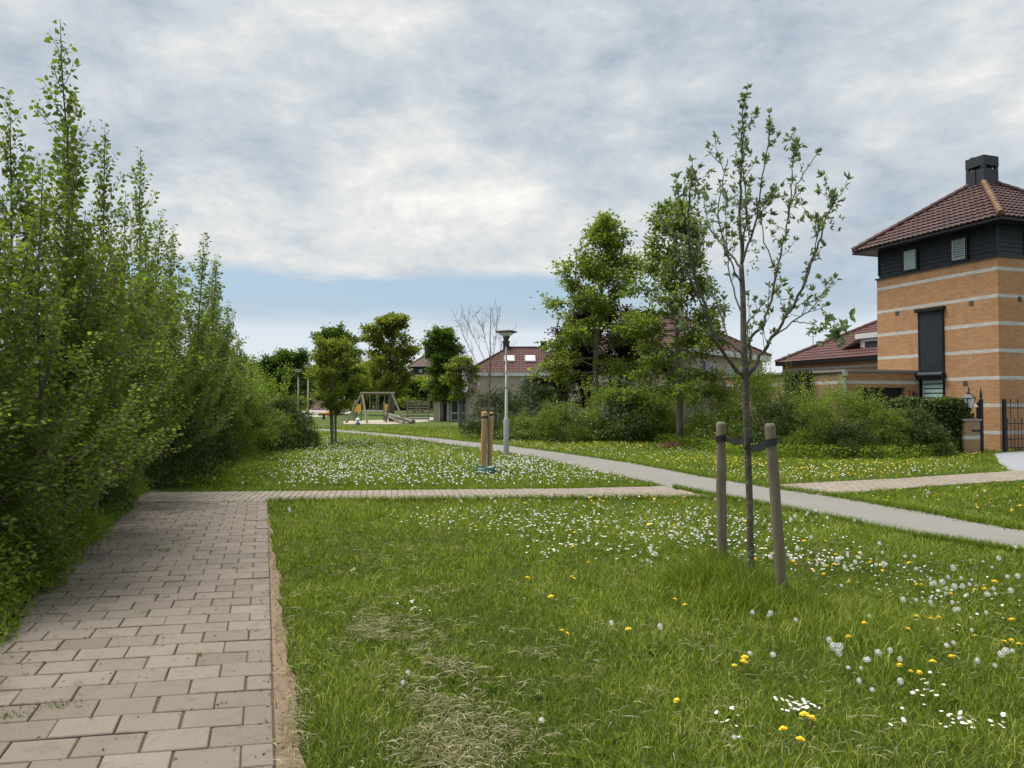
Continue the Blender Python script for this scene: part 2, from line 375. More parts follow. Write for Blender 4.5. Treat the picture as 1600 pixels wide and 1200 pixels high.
# soil strip beside the path
st = []; ts = np.linspace(-3, 7.9, 70)
for t in ts: st.append(tuple((e0+ed*float(t)+Vector((-.12, 0, 0)))[:2]))
for t in ts[::-1]:
    wdt = .045+.085*max(0, 1-max(t, 0)/6)+.06*(vnoise([t], [0], .35, 3)[0]-.5)+.05*(vnoise([t], [5], .11, 4)[0]-.5)
    if t > 6.9: wdt *= .5
    st.append(tuple((e0+ed*float(t)+Vector((wdt, 0, 0)))[:2]))
SOIL = st; sheet('soil_strip', st, .010, M['soil'])
lst = []
for t in np.linspace(-4, 9.2, 40): lst.append(tuple((Lft0+ld*float(t)+Vector((.3, 0, 0)))[:2]))
for t in np.linspace(-4, 9.2, 40)[::-1]: lst.append(tuple((Lft0+ld*float(t)+Vector((-.35, 0, 0)))[:2]))
sheet('soil_verge', lst, .012, M['soil'])
sheet('path_bed', PATH, .020, M['joint'])
M['joint pale'] = soil_mat('pale joint sand', (.13, .105, .08), (.18, .15, .115)); sheet('cross_path_bed', CROSS, .024, M['joint pale'])
sheet('side_path_bed', RPATH, .022, M['joint pale'])
sheet('driveway', DRIVE, .02, simple('grey driveway', (.22, .225, .24), .8, 0, 20, .2))
def tiles(name, poly, org, u, v, du, dv, z, m, gap=.007, stagger=.5, seed=1, irregular=.0016, minw=.4):
    """one mesh of separate pavers, laid in courses along u; v is the direction of successive courses"""
    rs = np.random.RandomState(seed); mb = MB()
    P2 = np.array(poly); U = np.array((u[0], u[1])); V_ = np.array((v[0], v[1])); O = np.array((org[0], org[1]))
    A = np.linalg.inv(np.stack([U, V_], 1)); q = (P2-O) @ A.T
    a0, a1 = int(math.floor(q[:, 0].min()/du))-1, int(math.ceil(q[:, 0].max()/du))+1
    b0, b1 = int(math.floor(q[:, 1].min()/dv))-1, int(math.ceil(q[:, 1].max()/dv))+1
    for j in range(b0, b1):
        sh = (j % 2)*stagger*du
        # clip the course against the polygon at its centre line
        us = np.linspace(q[:, 0].min()-du, q[:, 0].max()+du, 1500)
        pts = O+us[:, None]*U+((j+.5)*dv)*V_
        ins = inpoly(pts[:, 0], pts[:, 1], poly)
        if not ins.any(): continue
        lo, hi = us[ins].min(), us[ins].max()
        ua = lo
        i = int(math.floor((lo-sh)/du))
        while True:
            x0 = max(i*du+sh, lo); x1 = min((i+1)*du+sh, hi); i += 1
            if x0 >= hi: break
            if x1-x0 < .22*du: continue
            g_ = gap/2*(1+rs.rand()*.9); jx = rs.randn()*irregular; jy = rs.randn()*irregular*.6
            if i*du+sh-du < lo+1e-6: pass
            tw = rs.randn()*.006
            cs = [(x0+g_+jx, j*dv+g_+jy), (x1-g_+jx, j*dv+g_+jy), (x1-g_+jx, (j+1)*dv-g_+jy), (x0+g_+jx, (j+1)*dv-g_+jy)]
            cx = (x0+x1)/2; cy = (j+.5)*dv
            hz = z+rs.randn()*.0018; tl = rs.randn(2)*.008; Vt = []
            for lev, ins_ in ((-.03, 0), (-.005, 0), (0, .005)):
                for (a, b) in cs:
                    aa = a+(ins_ if a < cx else -ins_); bb = b+(ins_ if b < cy else -ins_)
                    aa, bb = aa-(bb-cy)*tw, bb+(aa-cx)*tw
                    p = O+aa*U+bb*V_; Vt.append((p[0], p[1], hz+lev+tl[0]*(a-cx)+tl[1]*(b-cy)))
            Fs = [(8, 9, 10, 11)]
            for a in (0, 4): Fs += [(a+k, a+(k+1) % 4, a+4+(k+1) % 4, a+4+k) for k in range(4)]
            mb.add(Vt, Fs, min(1, max(0, .5+rs.randn()*.22)))
    o = mb.build(name, m); tag(o, kind='structure'); return o
def paver_mat(name, c1, c2):
    m, g, b = mat(name, .88, 0, .2); o = objco(g)
    a = g.n('ShaderNodeAttribute', attribute_name='tint').outputs['Fac']
    c = g.ramp(a, [(0, c1), (1, c2)])
    n = g.noise(o, 95, 7, .85); n2 = g.noise(o, 9, 8, .78); n3 = g.noise(o, 1.2, 4, .6)
    k = g.m('ADD', .36, g.m('ADD', g.m('MULTIPLY', n, .40), g.m('ADD', g.m('MULTIPLY', n2, .46), g.m('MULTIPLY', n3, .42))))
    c = g.n('ShaderNodeVectorMath', operation='SCALE', i={0: c, 3: k}).outputs[0]
    c = g.mix(g.ramp(n2, [(.50, 0), (.68, .75)]), c, (.095, .078, .056, 1))
    c = g.mix(g.ramp(g.noise(o, 45, 3, .6), [(.68, 0), (.74, .5)]), c, (.30, .275, .24, 1))
    g.l(c, b.inputs['Base Color']); bump(g, b, n, .5, .004); return m
M['paver'] = paver_mat('concrete paver', (.138, .112, .088), (.190, .160, .129))
M['paver2'] = paver_mat('pale paver', (.205, .172, .135), (.245, .208, .168))
dvr = .240
pth = [tuple((e0-ed*3.4+Vector((-.004, 0, 0)))[:2]), tuple(G(418.5, 786.6)[:2]), tuple(G(190, 788)[:2]), tuple((Lft0-ld*2.2)[:2])]
rown = Vector((-row[1], row[0], 0))
# courses are shifted so that a full or half paver ends at the right edge: lay in the (-row, ed) frame
M_ed = ed
tiles('path_pavers', pth, e0-ed*4, (-row)[:2], ed[:2], .300, dvr*.97, .032, M['paver'], .0068, .5, 3)
bd = (Vector(cross_lo[3]+(0,))-Vector(cross_lo[0]+(0,))).normalized()
bn = Vector((-bd[1]-.10, bd[0], 0)).normalized()
tiles('cross_path_pavers', CROSS, Vector(cross_lo[0]+(0,))-bd*12, bn[:2], bd[:2], .21, .108, .034, M['paver2'], .007, .5, 8, .002)
rd = (Vector(rp_lo[3]+(0,))-Vector(rp_lo[0]+(0,))).normalized(); rn = Vector((-rd[1]-.1, rd[0], 0)).normalized()
tiles('side_path_pavers', RPATH, Vector(rp_lo[0]+(0,))-rd*12, rn[:2], rd[:2], .21, .108, .034, M['paver2'], .007, .5, 9, .002)
# sand under the swing, far paths
def blob(cx, cy, rx, ry, n=40, seed=0):
    return [(cx+rx*math.cos(a)*(1+.12*math.sin(3*a+seed)), cy+ry*math.sin(a)*(1+.1*math.sin(5*a+seed))) for a in np.linspace(0, 2*math.pi, n, endpoint=False)]
c0 = G(603, 658.5); sheet('sand_pit', blob(c0[0], c0[1]-1, 3.3, 6.5), .012, simple('play sand', (.30, .26, .19), .95, 0, 8, .15))
far_path = gp([(470, 653), (520, 650), (545, 646), (556, 643), (540, 641.5), (470, 640.5), (400, 640.5), (400, 643), (480, 645.5), (500, 648), (470, 650)])
sheet('far_path', far_path, .014, simple('pale path', (.28, .26, .22), .9, 0, 3, .12))
sheet('far_crossing', gp([(548, 673.5), (600, 672.3), (590, 670.7), (520, 671)]), .013, simple('pale path two', (.26, .24, .21), .9, 0, 3, .12))
sheet('terrace', gp([(648, 656.5), (745, 656.5), (745, 653), (640, 652.5)]), .014, simple('terrace slabs', (.28, .26, .23), .9, 0, 3, .12))
NOGRASS = [ASPH, pth, CROSS, RPATH, DRIVE]
# ------------------------------------------------------------------ grass
def blades(x, y, h, w, lean, seed, tint, flat=0.0):
    rs = np.random.RandomState(seed); n = len(x)
    az = rs.rand(n)*2*math.pi; la = rs.rand(n)*2*math.pi; L = lean*(.2+1.2*rs.rand(n))
    wx = np.cos(az)*w/2; wy = np.sin(az)*w/2; dx = np.cos(la)*L; dy = np.sin(la)*L
    z0 = np.zeros(n); 
    V = np.stack([np.stack([x-wx, y-wy, z0], 1), np.stack([x+wx, y+wy, z0], 1),
                  np.stack([x+wx*.8+dx*.35, y+wy*.8+dy*.35, h*.6], 1), np.stack([x-wx*.8+dx*.35, y-wy*.8+dy*.35, h*.6], 1),
                  np.stack([x+dx, y+dy, h], 1)], 1)
    return V, np.repeat(tint, 5)
def add_blades(mb, V, t):
    n = len(V); b = np.arange(n)[:, None]*5
    k = mb.n; mb.add(V.reshape(-1, 3), (b+np.array([[0, 1, 2, 3]])), t)
    mb.f.append((b+np.array([[3, 2, 4]])+k).astype(np.int32)); mb.mi.append(np.full(n, mb.cur, np.int32))
def scatter(y0, y1, dens, seed, margin=2.4, xr=None):
    rs = np.random.RandomState(seed); kx = .80
    area = (y1-y0)*(kx*(y0+y1)+2*margin); n = int(area*dens)
    y = np.sqrt(rs.rand(n)*(y1**2-y0**2)+y0**2); x = (rs.rand(n)*2-1)*(kx*y+margin)
    jx = x+rs.randn(n)*.02; jy = y+rs.randn(n)*.02
    k = np.ones(n, bool)
    for p in NOGRASS: k &= ~inpoly(jx, jy, p)
    s = inpoly(x, y, SOIL) | inpoly(x, y, lst); k &= ~(s & (rs.rand(n) > .04))
    # left of the footpath nothing but thicket
    t = (y-Lft0[1])/ld[1]; xl = Lft0[0]+ld[0]*t; k &= ~((x < xl-.6) & (y < 13.4)) & ~((x < gx(300, y)) & (y < 24))
    return x[k], y[k]
tree_c = G(1172, 925)
tuft_pts = [(G(1128, 905), .52, .27), (G(1172, 935), .45, .24), (G(1225, 955), .42, .12), (G(1330, 985), .9, .07), (G(1085, 925), .45, .20), (G(1150, 960), .4, .12)]
def lawn():
    mb = MB(); rs = np.random.RandomState(11)
    for (a, b, dens, w, hm, sd) in ((2.6, 4.6, 5200, .0046, .046, 1), (4.6, 7, 3700, .0058, .050, 2), (7, 10, 2200, .0075, .055, 3), (10, 15, 1200, .010, .06, 4), (15, 24, 420, .014, .075, 5), (24, 48, 90, .026, .09, 6)):
        x, y = scatter(a, b, dens, sd); n = len(x)
        p = vnoise(x, y, .9, 1)*.6+vnoise(x, y, .3, 2)*.4; q = vnoise(x, y, 2.6, 7); dry = vnoise(x, y, .55, 9)*.5+vnoise(x, y, .17, 10)*.5
        cl = vnoise(x, y, .10, 21); h = hm*(.30+.8*p+.35*q+.35*cl)*(.5+1.0*rs.rand(n)); tint = -.04+.42*p+.85*(rs.rand(n)**1.5-.18)+.2*(q-.5)+.22*(cl-.5)+.25*np.maximum(dry-.5, 0)
        fresh = np.exp(-(((x-G(1350, 960)[0])/1.5)**2+((y-G(1350, 960)[1])/.9)**2)); tint += .22*fresh; h *= 1+.35*fresh
        for (c, r, hh) in tuft_pts:
            f = np.exp(-(((x-c[0])**2+(y-c[1])**2)/(r*.62)**2)); h += hh*f*(.5+rs.rand(n)*.8); tint -= .30*f*(hh > .1)
        if a >= 15: tint += .12
        V, t = blades(x, y, h, w*(.7+.6*rs.rand(n)), .55*h+.02, sd+50, np.clip(tint, 0, 1)); add_blades(mb, V, t)
    # shaggy fringe along the path and kerbs
    def fringe(a, b, n, wd, h, w):
        t = rs.rand(n); o_ = np.abs(rs.randn(n))*wd; dx, dy = b[0]-a[0], b[1]-a[1]; L = math.hypot(dx, dy)
        x = a[0]+t*dx-dy/L*o_; y = a[1]+t*dy+dx/L*o_
        V, tt = blades(x, y, h*(.4+rs.rand(n)), np.full(n, w), .09, int(abs(a[0]*100))+3, np.clip(.3+.3*rs.randn(n)*.5, 0, 1)); add_blades(mb, V, tt)
    for i in range(1, len(cross_lo)-1): fringe(cross_lo[i+1], cross_lo[i], 900, .05, .10, .009)
    for i in range(len(near_e)-9): fringe(near_e[i+1], near_e[i], 1100, .05, .10, .009)
    for i in range(len(cross_hi)-1): fringe(cross_hi[i+1], cross_hi[i], 500, .05, .07, .009)
    for i in range(len(rp_lo)-1): fringe(rp_lo[i], rp_lo[i+1], 1, .05, .09, .009)
    for i in range(len(far_e)-1): fringe(far_e[i+1], far_e[i], 500, .08, .09, .014)
    # weeds in the joints
    for (px, py, n, r) in ((95, 1112, 60, .05), (18, 1128, 40, .04), (310, 1032, 14, .015), (300, 826, 60, .06), (262, 865, 60, .07), (370, 893, 25, .04), (285, 905, 25, .04), (345, 1110, 10, .01), (252, 940, 20, .03), (222, 965, 12, .02)):
        c = G(px, py); x = c[0]+rs.randn(n)*r*1.5; y = c[1]+rs.randn(n)*r*.6
        V, tt = blades(x, y, .012+.018*rs.rand(n), np.full(n, .005), .03, px, np.full(n, .05)); V[:, :, 2] += .03; add_blades(mb, V, tt)
    tag(mb.build('grass', M['grass']), 'green lawn grass with longer tufts round the staked young tree', 'grass', kind='stuff')
    # dry clippings lying flat
    md = MB(); X = []; Y = []
    for (px, py, n, sx, sy) in ((600, 990, 800, 38, 14), (565, 1012, 350, 40, 8), (680, 1050, 900, 40, 28), (690, 1115, 1000, 32, 40), (755, 1165, 800, 50, 30), (880, 1060, 300, 130, 40), (560, 1090, 250, 60, 50), (1000, 1000, 250, 160, 40), (800, 1040, 300, 60, 15), (900, 1100, 350, 80, 25), (720, 1190, 900, 60, 20),
                                (1250, 880, 200, 25, 10), (690, 860, 250, 60, 15), (930, 890, 250, 60, 15), (1020, 1090, 120, 30, 12), (1050, 1010, 140, 60, 15), (460, 1110, 400, 14, 50), (450, 960, 160, 8, 40), (1100, 1150, 250, 120, 30), (640, 930, 160, 60, 10), (500, 840, 150, 50, 25)):
        n = int(n*1.15); qx = px+rs.randn(n)*sx*.95; qy = np.clip(py+rs.randn(n)*sy*.9, 640, 1300)
        for a, b in zip(qx, qy):
            p = G(a, b); X.append(p[0]); Y.append(p[1])
    x, y = np.array(X), np.array(Y); nn = 26000; x = np.concatenate([x, (rs.rand(nn)*2-1)*6+1.5]); y = np.concatenate([y, 3+rs.rand(nn)*9]); k = (vnoise(x, y, .16, 31)+vnoise(x, y, .45, 32)*.6+.45*rs.rand(len(x)) > .98) & ~inpoly(x, y, pth) & ~inpoly(x, y, ASPH) & ~inpoly(x, y, CROSS) & (x > gx(430, y)); x, y = x[k], y[k]; n = len(x)
    az = rs.rand(n)*2*math.pi; L = .015+.06*rs.rand(n)**1.8; w = .0010+.0012*rs.rand(n); z = .025+.03*rs.rand(n)
    dx, dy = np.cos(az)*L, np.sin(az)*L; sx, sy = -np.sin(az)*w, np.cos(az)*w; bz = (rs.rand(n)-.4)*.03
    mid = .12*rs.randn(n)*L
    V = np.stack([np.stack([x-dx, y-dy, z], 1), np.stack([x+sx+mid*np.sin(az), y+sy-mid*np.cos(az), z+.015], 1), np.stack([x+dx, y+dy, z+bz], 1), np.stack([x-sx+mid*np.sin(az), y-sy-mid*np.cos(az), z+.012], 1)], 1)
    md.add(V.reshape(-1, 3), np.arange(n)[:, None]*4+np.array([[0, 1, 2, 3]]), np.repeat(rs.rand(n), 4))
    tag(md.build('dry_grass_clippings', M['dry']), 'straw coloured mown clippings strewn over the near lawn', 'cut grass', kind='stuff')
def litter():
    rs = np.random.RandomState(91); mb = MB(); n = 5200; t = rs.rand(n)*11-1.5; side = rs.rand(n); u = np.where(side < .38, -np.abs(rs.randn(n))*.10+.16, np.where(side < .72, -(rs.rand(n)*3), 9)); 
    X = e0[0]+ed[0]*t+row[0]*u; Y = e0[1]+ed[1]*t+row[1]*u; b = u > 5; tl = t; X = np.where(b, Lft0[0]+ld[0]*tl+np.abs(rs.randn(n))*.22, X); Y = np.where(b, Lft0[1]+ld[1]*tl, Y)
    a = rs.rand(n)*6.28; s = .35+rs.rand(n)**2*1.3; leaf_geo(mb, np.stack([X, Y, np.full(n, .036)], 1), np.stack([np.cos(a), np.sin(a), .04+0*a], 1), unit(np.array([0, 0, 1.])+rs.randn(n, 3)*.3), .022*s, .007*s, rs.rand(n), .1, True)
    m, g, b_ = mat('plant litter', .9, 0, .1); at = g.n('ShaderNodeAttribute', attribute_name='tint').outputs['Fac']; g.l(g.ramp(at, [(0, (.035, .026, .016)), (.55, (.10, .08, .045)), (.85, (.22, .18, .10)), (1, (.07, .10, .02))]), b_.inputs['Base Color'])
    tag(mb.build('plant_litter', m), 'dry bits of leaf and grass scattered along the brick path edges', 'litter', kind='stuff')
def lawn_weeds():
    rs = np.random.RandomState(71); mb = MB(); n = 5200; y = np.sqrt(rs.rand(n)*(15**2-2.8**2)+2.8**2); x = (rs.rand(n)*2-1)*(.72*y+1); k = vnoise(x, y, .5, 41) > .55
    for p in NOGRASS: k &= ~inpoly(x, y, p)
    k &= ~inpoly(x, y, SOIL) & (x > gx(430, y)); x, y = x[k], y[k]; n = len(x); m = 7
    X = np.repeat(x, m); Y = np.repeat(y, m); N_ = len(X); a = rs.rand(N_)*6.28; D = unit(np.stack([np.cos(a), np.sin(a), .25+.5*rs.rand(N_)], 1)); s = .5+.9*rs.rand(N_)
    leaf_geo(mb, np.stack([X, Y, np.full(N_, .012)+.02*rs.rand(N_)], 1), D, unit(np.array([0, 0, 1.])+rs.randn(N_, 3)*.3), .055*s, .017*s, np.clip(.3+rs.randn(N_)*.2, 0, 1), .1, False, .2)
    tag(mb.build('lawn_weeds', M['weed']), 'flat dandelion and clover leaves growing among the lawn grass', 'weeds', kind='stuff')
# ------------------------------------------------------------------ plants
def unit(v): return v/(np.linalg.norm(v, axis=-1, keepdims=True)+1e-9)
def leaf_geo(mb, C_, D, N, L, Wd, tint, fold=.12, simple_=False, curl=0.0):
    """C_ base points, D leaf direction, N approximate upper normal"""
    D = unit(D); Sd = unit(np.cross(D, N)); Nn = np.cross(Sd, D); L = np.broadcast_to(L, (len(C_),))[:, None]; Wd = np.broadcast_to(Wd, (len(C_),))[:, None]
    if simple_:
        V = np.stack([C_, C_+D*L*.42+Sd*Wd/2+Nn*L*fold, C_+D*L-Nn*L*curl, C_+D*L*.42-Sd*Wd/2+Nn*L*fold], 1)
        n = len(V); mb.add(V.reshape(-1, 3), np.arange(n)[:, None]*4+np.array([[0, 1, 2, 3]]), np.repeat(tint, 4))
    else:
        f = Nn*L*fold
        V = np.stack([C_, C_+D*L*.28+Sd*Wd*.48+f, C_+D*L*.62+Sd*Wd*.40+f*.8-Nn*L*curl*.4, C_+D*L-Nn*L*curl, C_+D*L*.62-Sd*Wd*.40+f*.8-Nn*L*curl*.4, C_+D*L*.28-Sd*Wd*.48+f], 1)
        n = len(V); b = np.arange(n)[:, None]*6
        mb.add(V.reshape(-1, 3), b+np.array([[0, 1, 2, 3]]), np.repeat(tint, 6))
        mb.f.append((b+np.array([[0, 3, 4, 5]])+mb.n-6*n).astype(np.int32)); mb.mi.append(np.full(n, mb.cur, np.int32))
litter(); lawn_weeds(); lawn()
def curve(rs, p, d, L, n=6, wander=.12, up=.0, droop=.0):
    p = np.array(p, float); d = unit(np.array(d, float)); pts = [p.copy()]
    for i in range(n):
        d = unit(d+rs.randn(3)*wander+np.array([0, 0, up-droop*i/n])); p = p+d*L/n; pts.append(p.copy())
    return np.array(pts)
def at_curve(pts, t):
    k = len(pts)-1; f = np.clip(np.asarray(t)*k, 0, k-1e-6); i = f.astype(int); f = (f-i)[:, None]
    return pts[i]*(1-f)+pts[i+1]*f, unit(pts[i+1]-pts[i])
def leaves_along(rs, mb, pts, t0, spacing, L, W_, tint0=.4, tip=.0, hang=.25, petiole=.035, up=.25, simple_=False, spread=1.0):
    ln = np.linalg.norm(np.diff(pts, axis=0), axis=1).sum(); n = max(3, int(ln*(1-t0)/spacing))
    t = t0+(1-t0)*(np.arange(n)+rs.rand(n)*.5)/n; Pc, T = at_curve(pts, t)
    az = np.arange(n)*2.4+rs.rand()*6; ref = np.where(np.abs(T[:, 2:]) > .9, [[1., 0, 0]], [[0, 0, 1.]])
    A = unit(np.cross(T, ref)); B = np.cross(T, A); O = A*np.cos(az)[:, None]+B*np.sin(az)[:, None]
    out = unit(O*spread+T*.55+rs.randn(n, 3)*.15)
    base = Pc+out*petiole*(.6+.6*rs.rand(n))[:, None]
    D = unit(out+np.array([0, 0, -1.])*hang*(.5+rs.rand(n))[:, None]+rs.randn(n, 3)*.25)
    N = unit(np.array([0, 0, 1.])*up+rs.randn(n, 3)*.5+O*.3)
    s = (.45+.95*rs.rand(n)**1.3)*(1-.35*t*tip)
    leaf_geo(mb, base, D, N, L*s, W_*s, np.clip(tint0+rs.randn(n)*.18+.25*tip*t, 0, 1), .10, simple_, .12)
# ------------------------------------------------------------------ buildings
V3 = lambda *a: np.array(a, float)
def tiled_face(mb, A, B, Cc, D, th=.30, tw=.21, wave=.022, lift=.028, tseed=0):
    """roof plane: eave A-B, top D-C, rows of pantiles as relief"""
    rs = np.random.RandomState(tseed); A, B, Cc, D = [V3(*p) for p in (A, B, Cc, D)]
    u = unit(B-A); mid = (Cc+D)/2-(A+B)/2; v = mid-u*np.dot(mid, u); H = np.linalg.norm(v); v = v/H; nrm = np.cross(u, v)
    if nrm[2] < 0: nrm = -nrm
    rows = max(1, int(round(H/th))); Lx = np.linalg.norm(B-A); d0 = np.dot(D-A, u); c0 = np.dot(Cc-A, u)
    for i in range(rows):
        t0, t1 = i/rows, (i+1)/rows; l0, l1 = d0*t0, d0*t1; r0, r1 = Lx+(c0-Lx)*t0, Lx+(c0-Lx)*t1
        k0 = int(l0/(tw/4))-1; k1 = int(r0/(tw/4))+2; s = np.arange(k0, k1+1)*(tw/4)
        s0 = np.clip(s, l0, r0); s1 = np.clip(s, l1, r1) if r1 > l1+1e-4 else np.full(len(s), (l1+r1)/2)
        ph = np.arange(k0, k1+1) % 4; w = np.array([0, .8, 1, .35])[ph]*wave
        P0 = A+s0[:, None]*u+v*H*t0+nrm*(w+lift)[:, None]; P1 = A+s1[:, None]*u+v*H*t1+nrm*(w*.9)[:, None]; Pb = A+s0[:, None]*u+v*H*t0+nrm*(w*.9-.004)[:, None]
        n = len(s); q = np.arange(n-1); tt = np.repeat(rs.rand(n//4+2), 4)[:n]
        mb.add(np.concatenate([P0, P1, Pb]), np.concatenate([np.stack([q, q+1, n+q+1, n+q], 1), np.stack([2*n+q, 2*n+q+1, q+1, q], 1)]), np.concatenate([tt, tt, tt]))
def ridge_caps(mb, a, b, r=.10, L=.36, seed=1):
    rs = np.random.RandomState(seed); a, b = V3(*a), V3(*b); n = max(1, int(np.linalg.norm(b-a)/L)); d = (b-a)/n
    for i in range(n):
        p = a+d*i; mb.tube([p, p+d*1.06], [r*1.12, r*.9], 8, True, rs.rand())
def hip_roof(parent, x0, x1, y0, y1, ze, zr, inset, mt, axis='x', ov=.5, th=.30, fascia='white', fh=.22, ridge='tile', gutter=True):
    """hipped roof, ridge along axis; inset = hip run; returns the roof object"""
    X0, X1, Y0, Y1 = x0-ov, x1+ov, y0-ov, y1+ov; mb = MB(); cx, cy = (x0+x1)/2, (y0+y1)/2
    if axis == 'x': r0, r1 = (X0+inset, cy, zr), (X1-inset, cy, zr)
    else: r0, r1 = (cx, Y0+inset, zr), (cx, Y1-inset, zr)
    a, b, c, d = (X0, Y0, ze), (X1, Y0, ze), (X1, Y1, ze), (X0, Y1, ze)
    if axis == 'x': faces = [(a, b, r1, r0), (c, d, r0, r1), (b, c, r1, r1), (d, a, r0, r0)]; hips = [(a, r0), (d, r0), (b, r1), (c, r1)]
    else: faces = [(a, b, r0, r0), (b, c, r1, r0), (c, d, r1, r1), (d, a, r0, r1)]; hips = [(a, r0), (b, r0), (c, r1), (d, r1)]
    for i, f in enumerate(faces): tiled_face(mb, *f, th=th, tseed=i)
    mb.add([(X0+.03, Y0+.03, ze-.02), (X1-.03, Y0+.03, ze-.02), (X1-.03, Y1-.03, ze-.02), (X0+.03, Y1-.03, ze-.02)], [(3, 2, 1, 0)])
    ro = mb.build('roof', M[mt], parent)
    rb = MB(); 
    for h in hips: rb_ = [h[0], h[1]]; ridge_caps(rb, (h[0][0], h[0][1], h[0][2]+.05), (h[1][0], h[1][1], h[1][2]+.04))
    if np.linalg.norm(V3(*r1)-V3(*r0)) > .4: ridge_caps(rb, (r0[0], r0[1], r0[2]+.05), (r1[0], r1[1], r1[2]+.05))
    rb.build('ridge_tiles', M[ridge], ro)
    fb = MB(); z0, z1 = ze-fh, ze-.005; e = .03
    fb.box(X0, Y0, z0, X1, Y0+e, z1); fb.box(X0, Y1-e, z0, X1, Y1, z1); fb.box(X0, Y0+e+.002, z0, X0+e, Y1-e-.002, z1); fb.box(X1-e, Y0+e+.002, z0, X1, Y1-e-.002, z1)
    fb.box(X0+.05, Y0+.05, z0+.03, X1-.05, Y1-.05, z0+.06); fb.build('fascia', M[fascia], parent)
    return ro
def window(parent, wall, s0, s1, z0, z1, off, fm='white', pm='glass', bars=(), name='window', fr=.05, depth=.09):
    """wall: 'x' face lies at constant y=off facing -y; 'y' face lies at constant x=off facing -x"""
    f = MB(); g_ = MB(); t = fr
    def bx(m, a, b, c, d, o0, o1):
        if wall == 'x': m.box(a, off-o1, c, b, off-o0, d)
        else: m.box(off-o1, a, c, off-o0, b, d)
    bx(f, s0, s1, z0, z0+t, -.05, depth*.5); bx(f, s0, s1, z1-t, z1, -.05, depth*.5); bx(f, s0, s0+t, z0+t, z1-t, -.05, depth*.5); bx(f, s1-t, s1, z0+t, z1-t, -.05, depth*.5)
    for q in bars: bx(f, s0+(s1-s0)*q-.025, s0+(s1-s0)*q+.025, z0+t, z1-t, -.04, depth*.4)
    o = f.build(name, M[fm], parent); bx(g_, s0+t, s1-t, z0+t, z1-t, -.03, .012); g_.build('pane', M[pm], o); return o
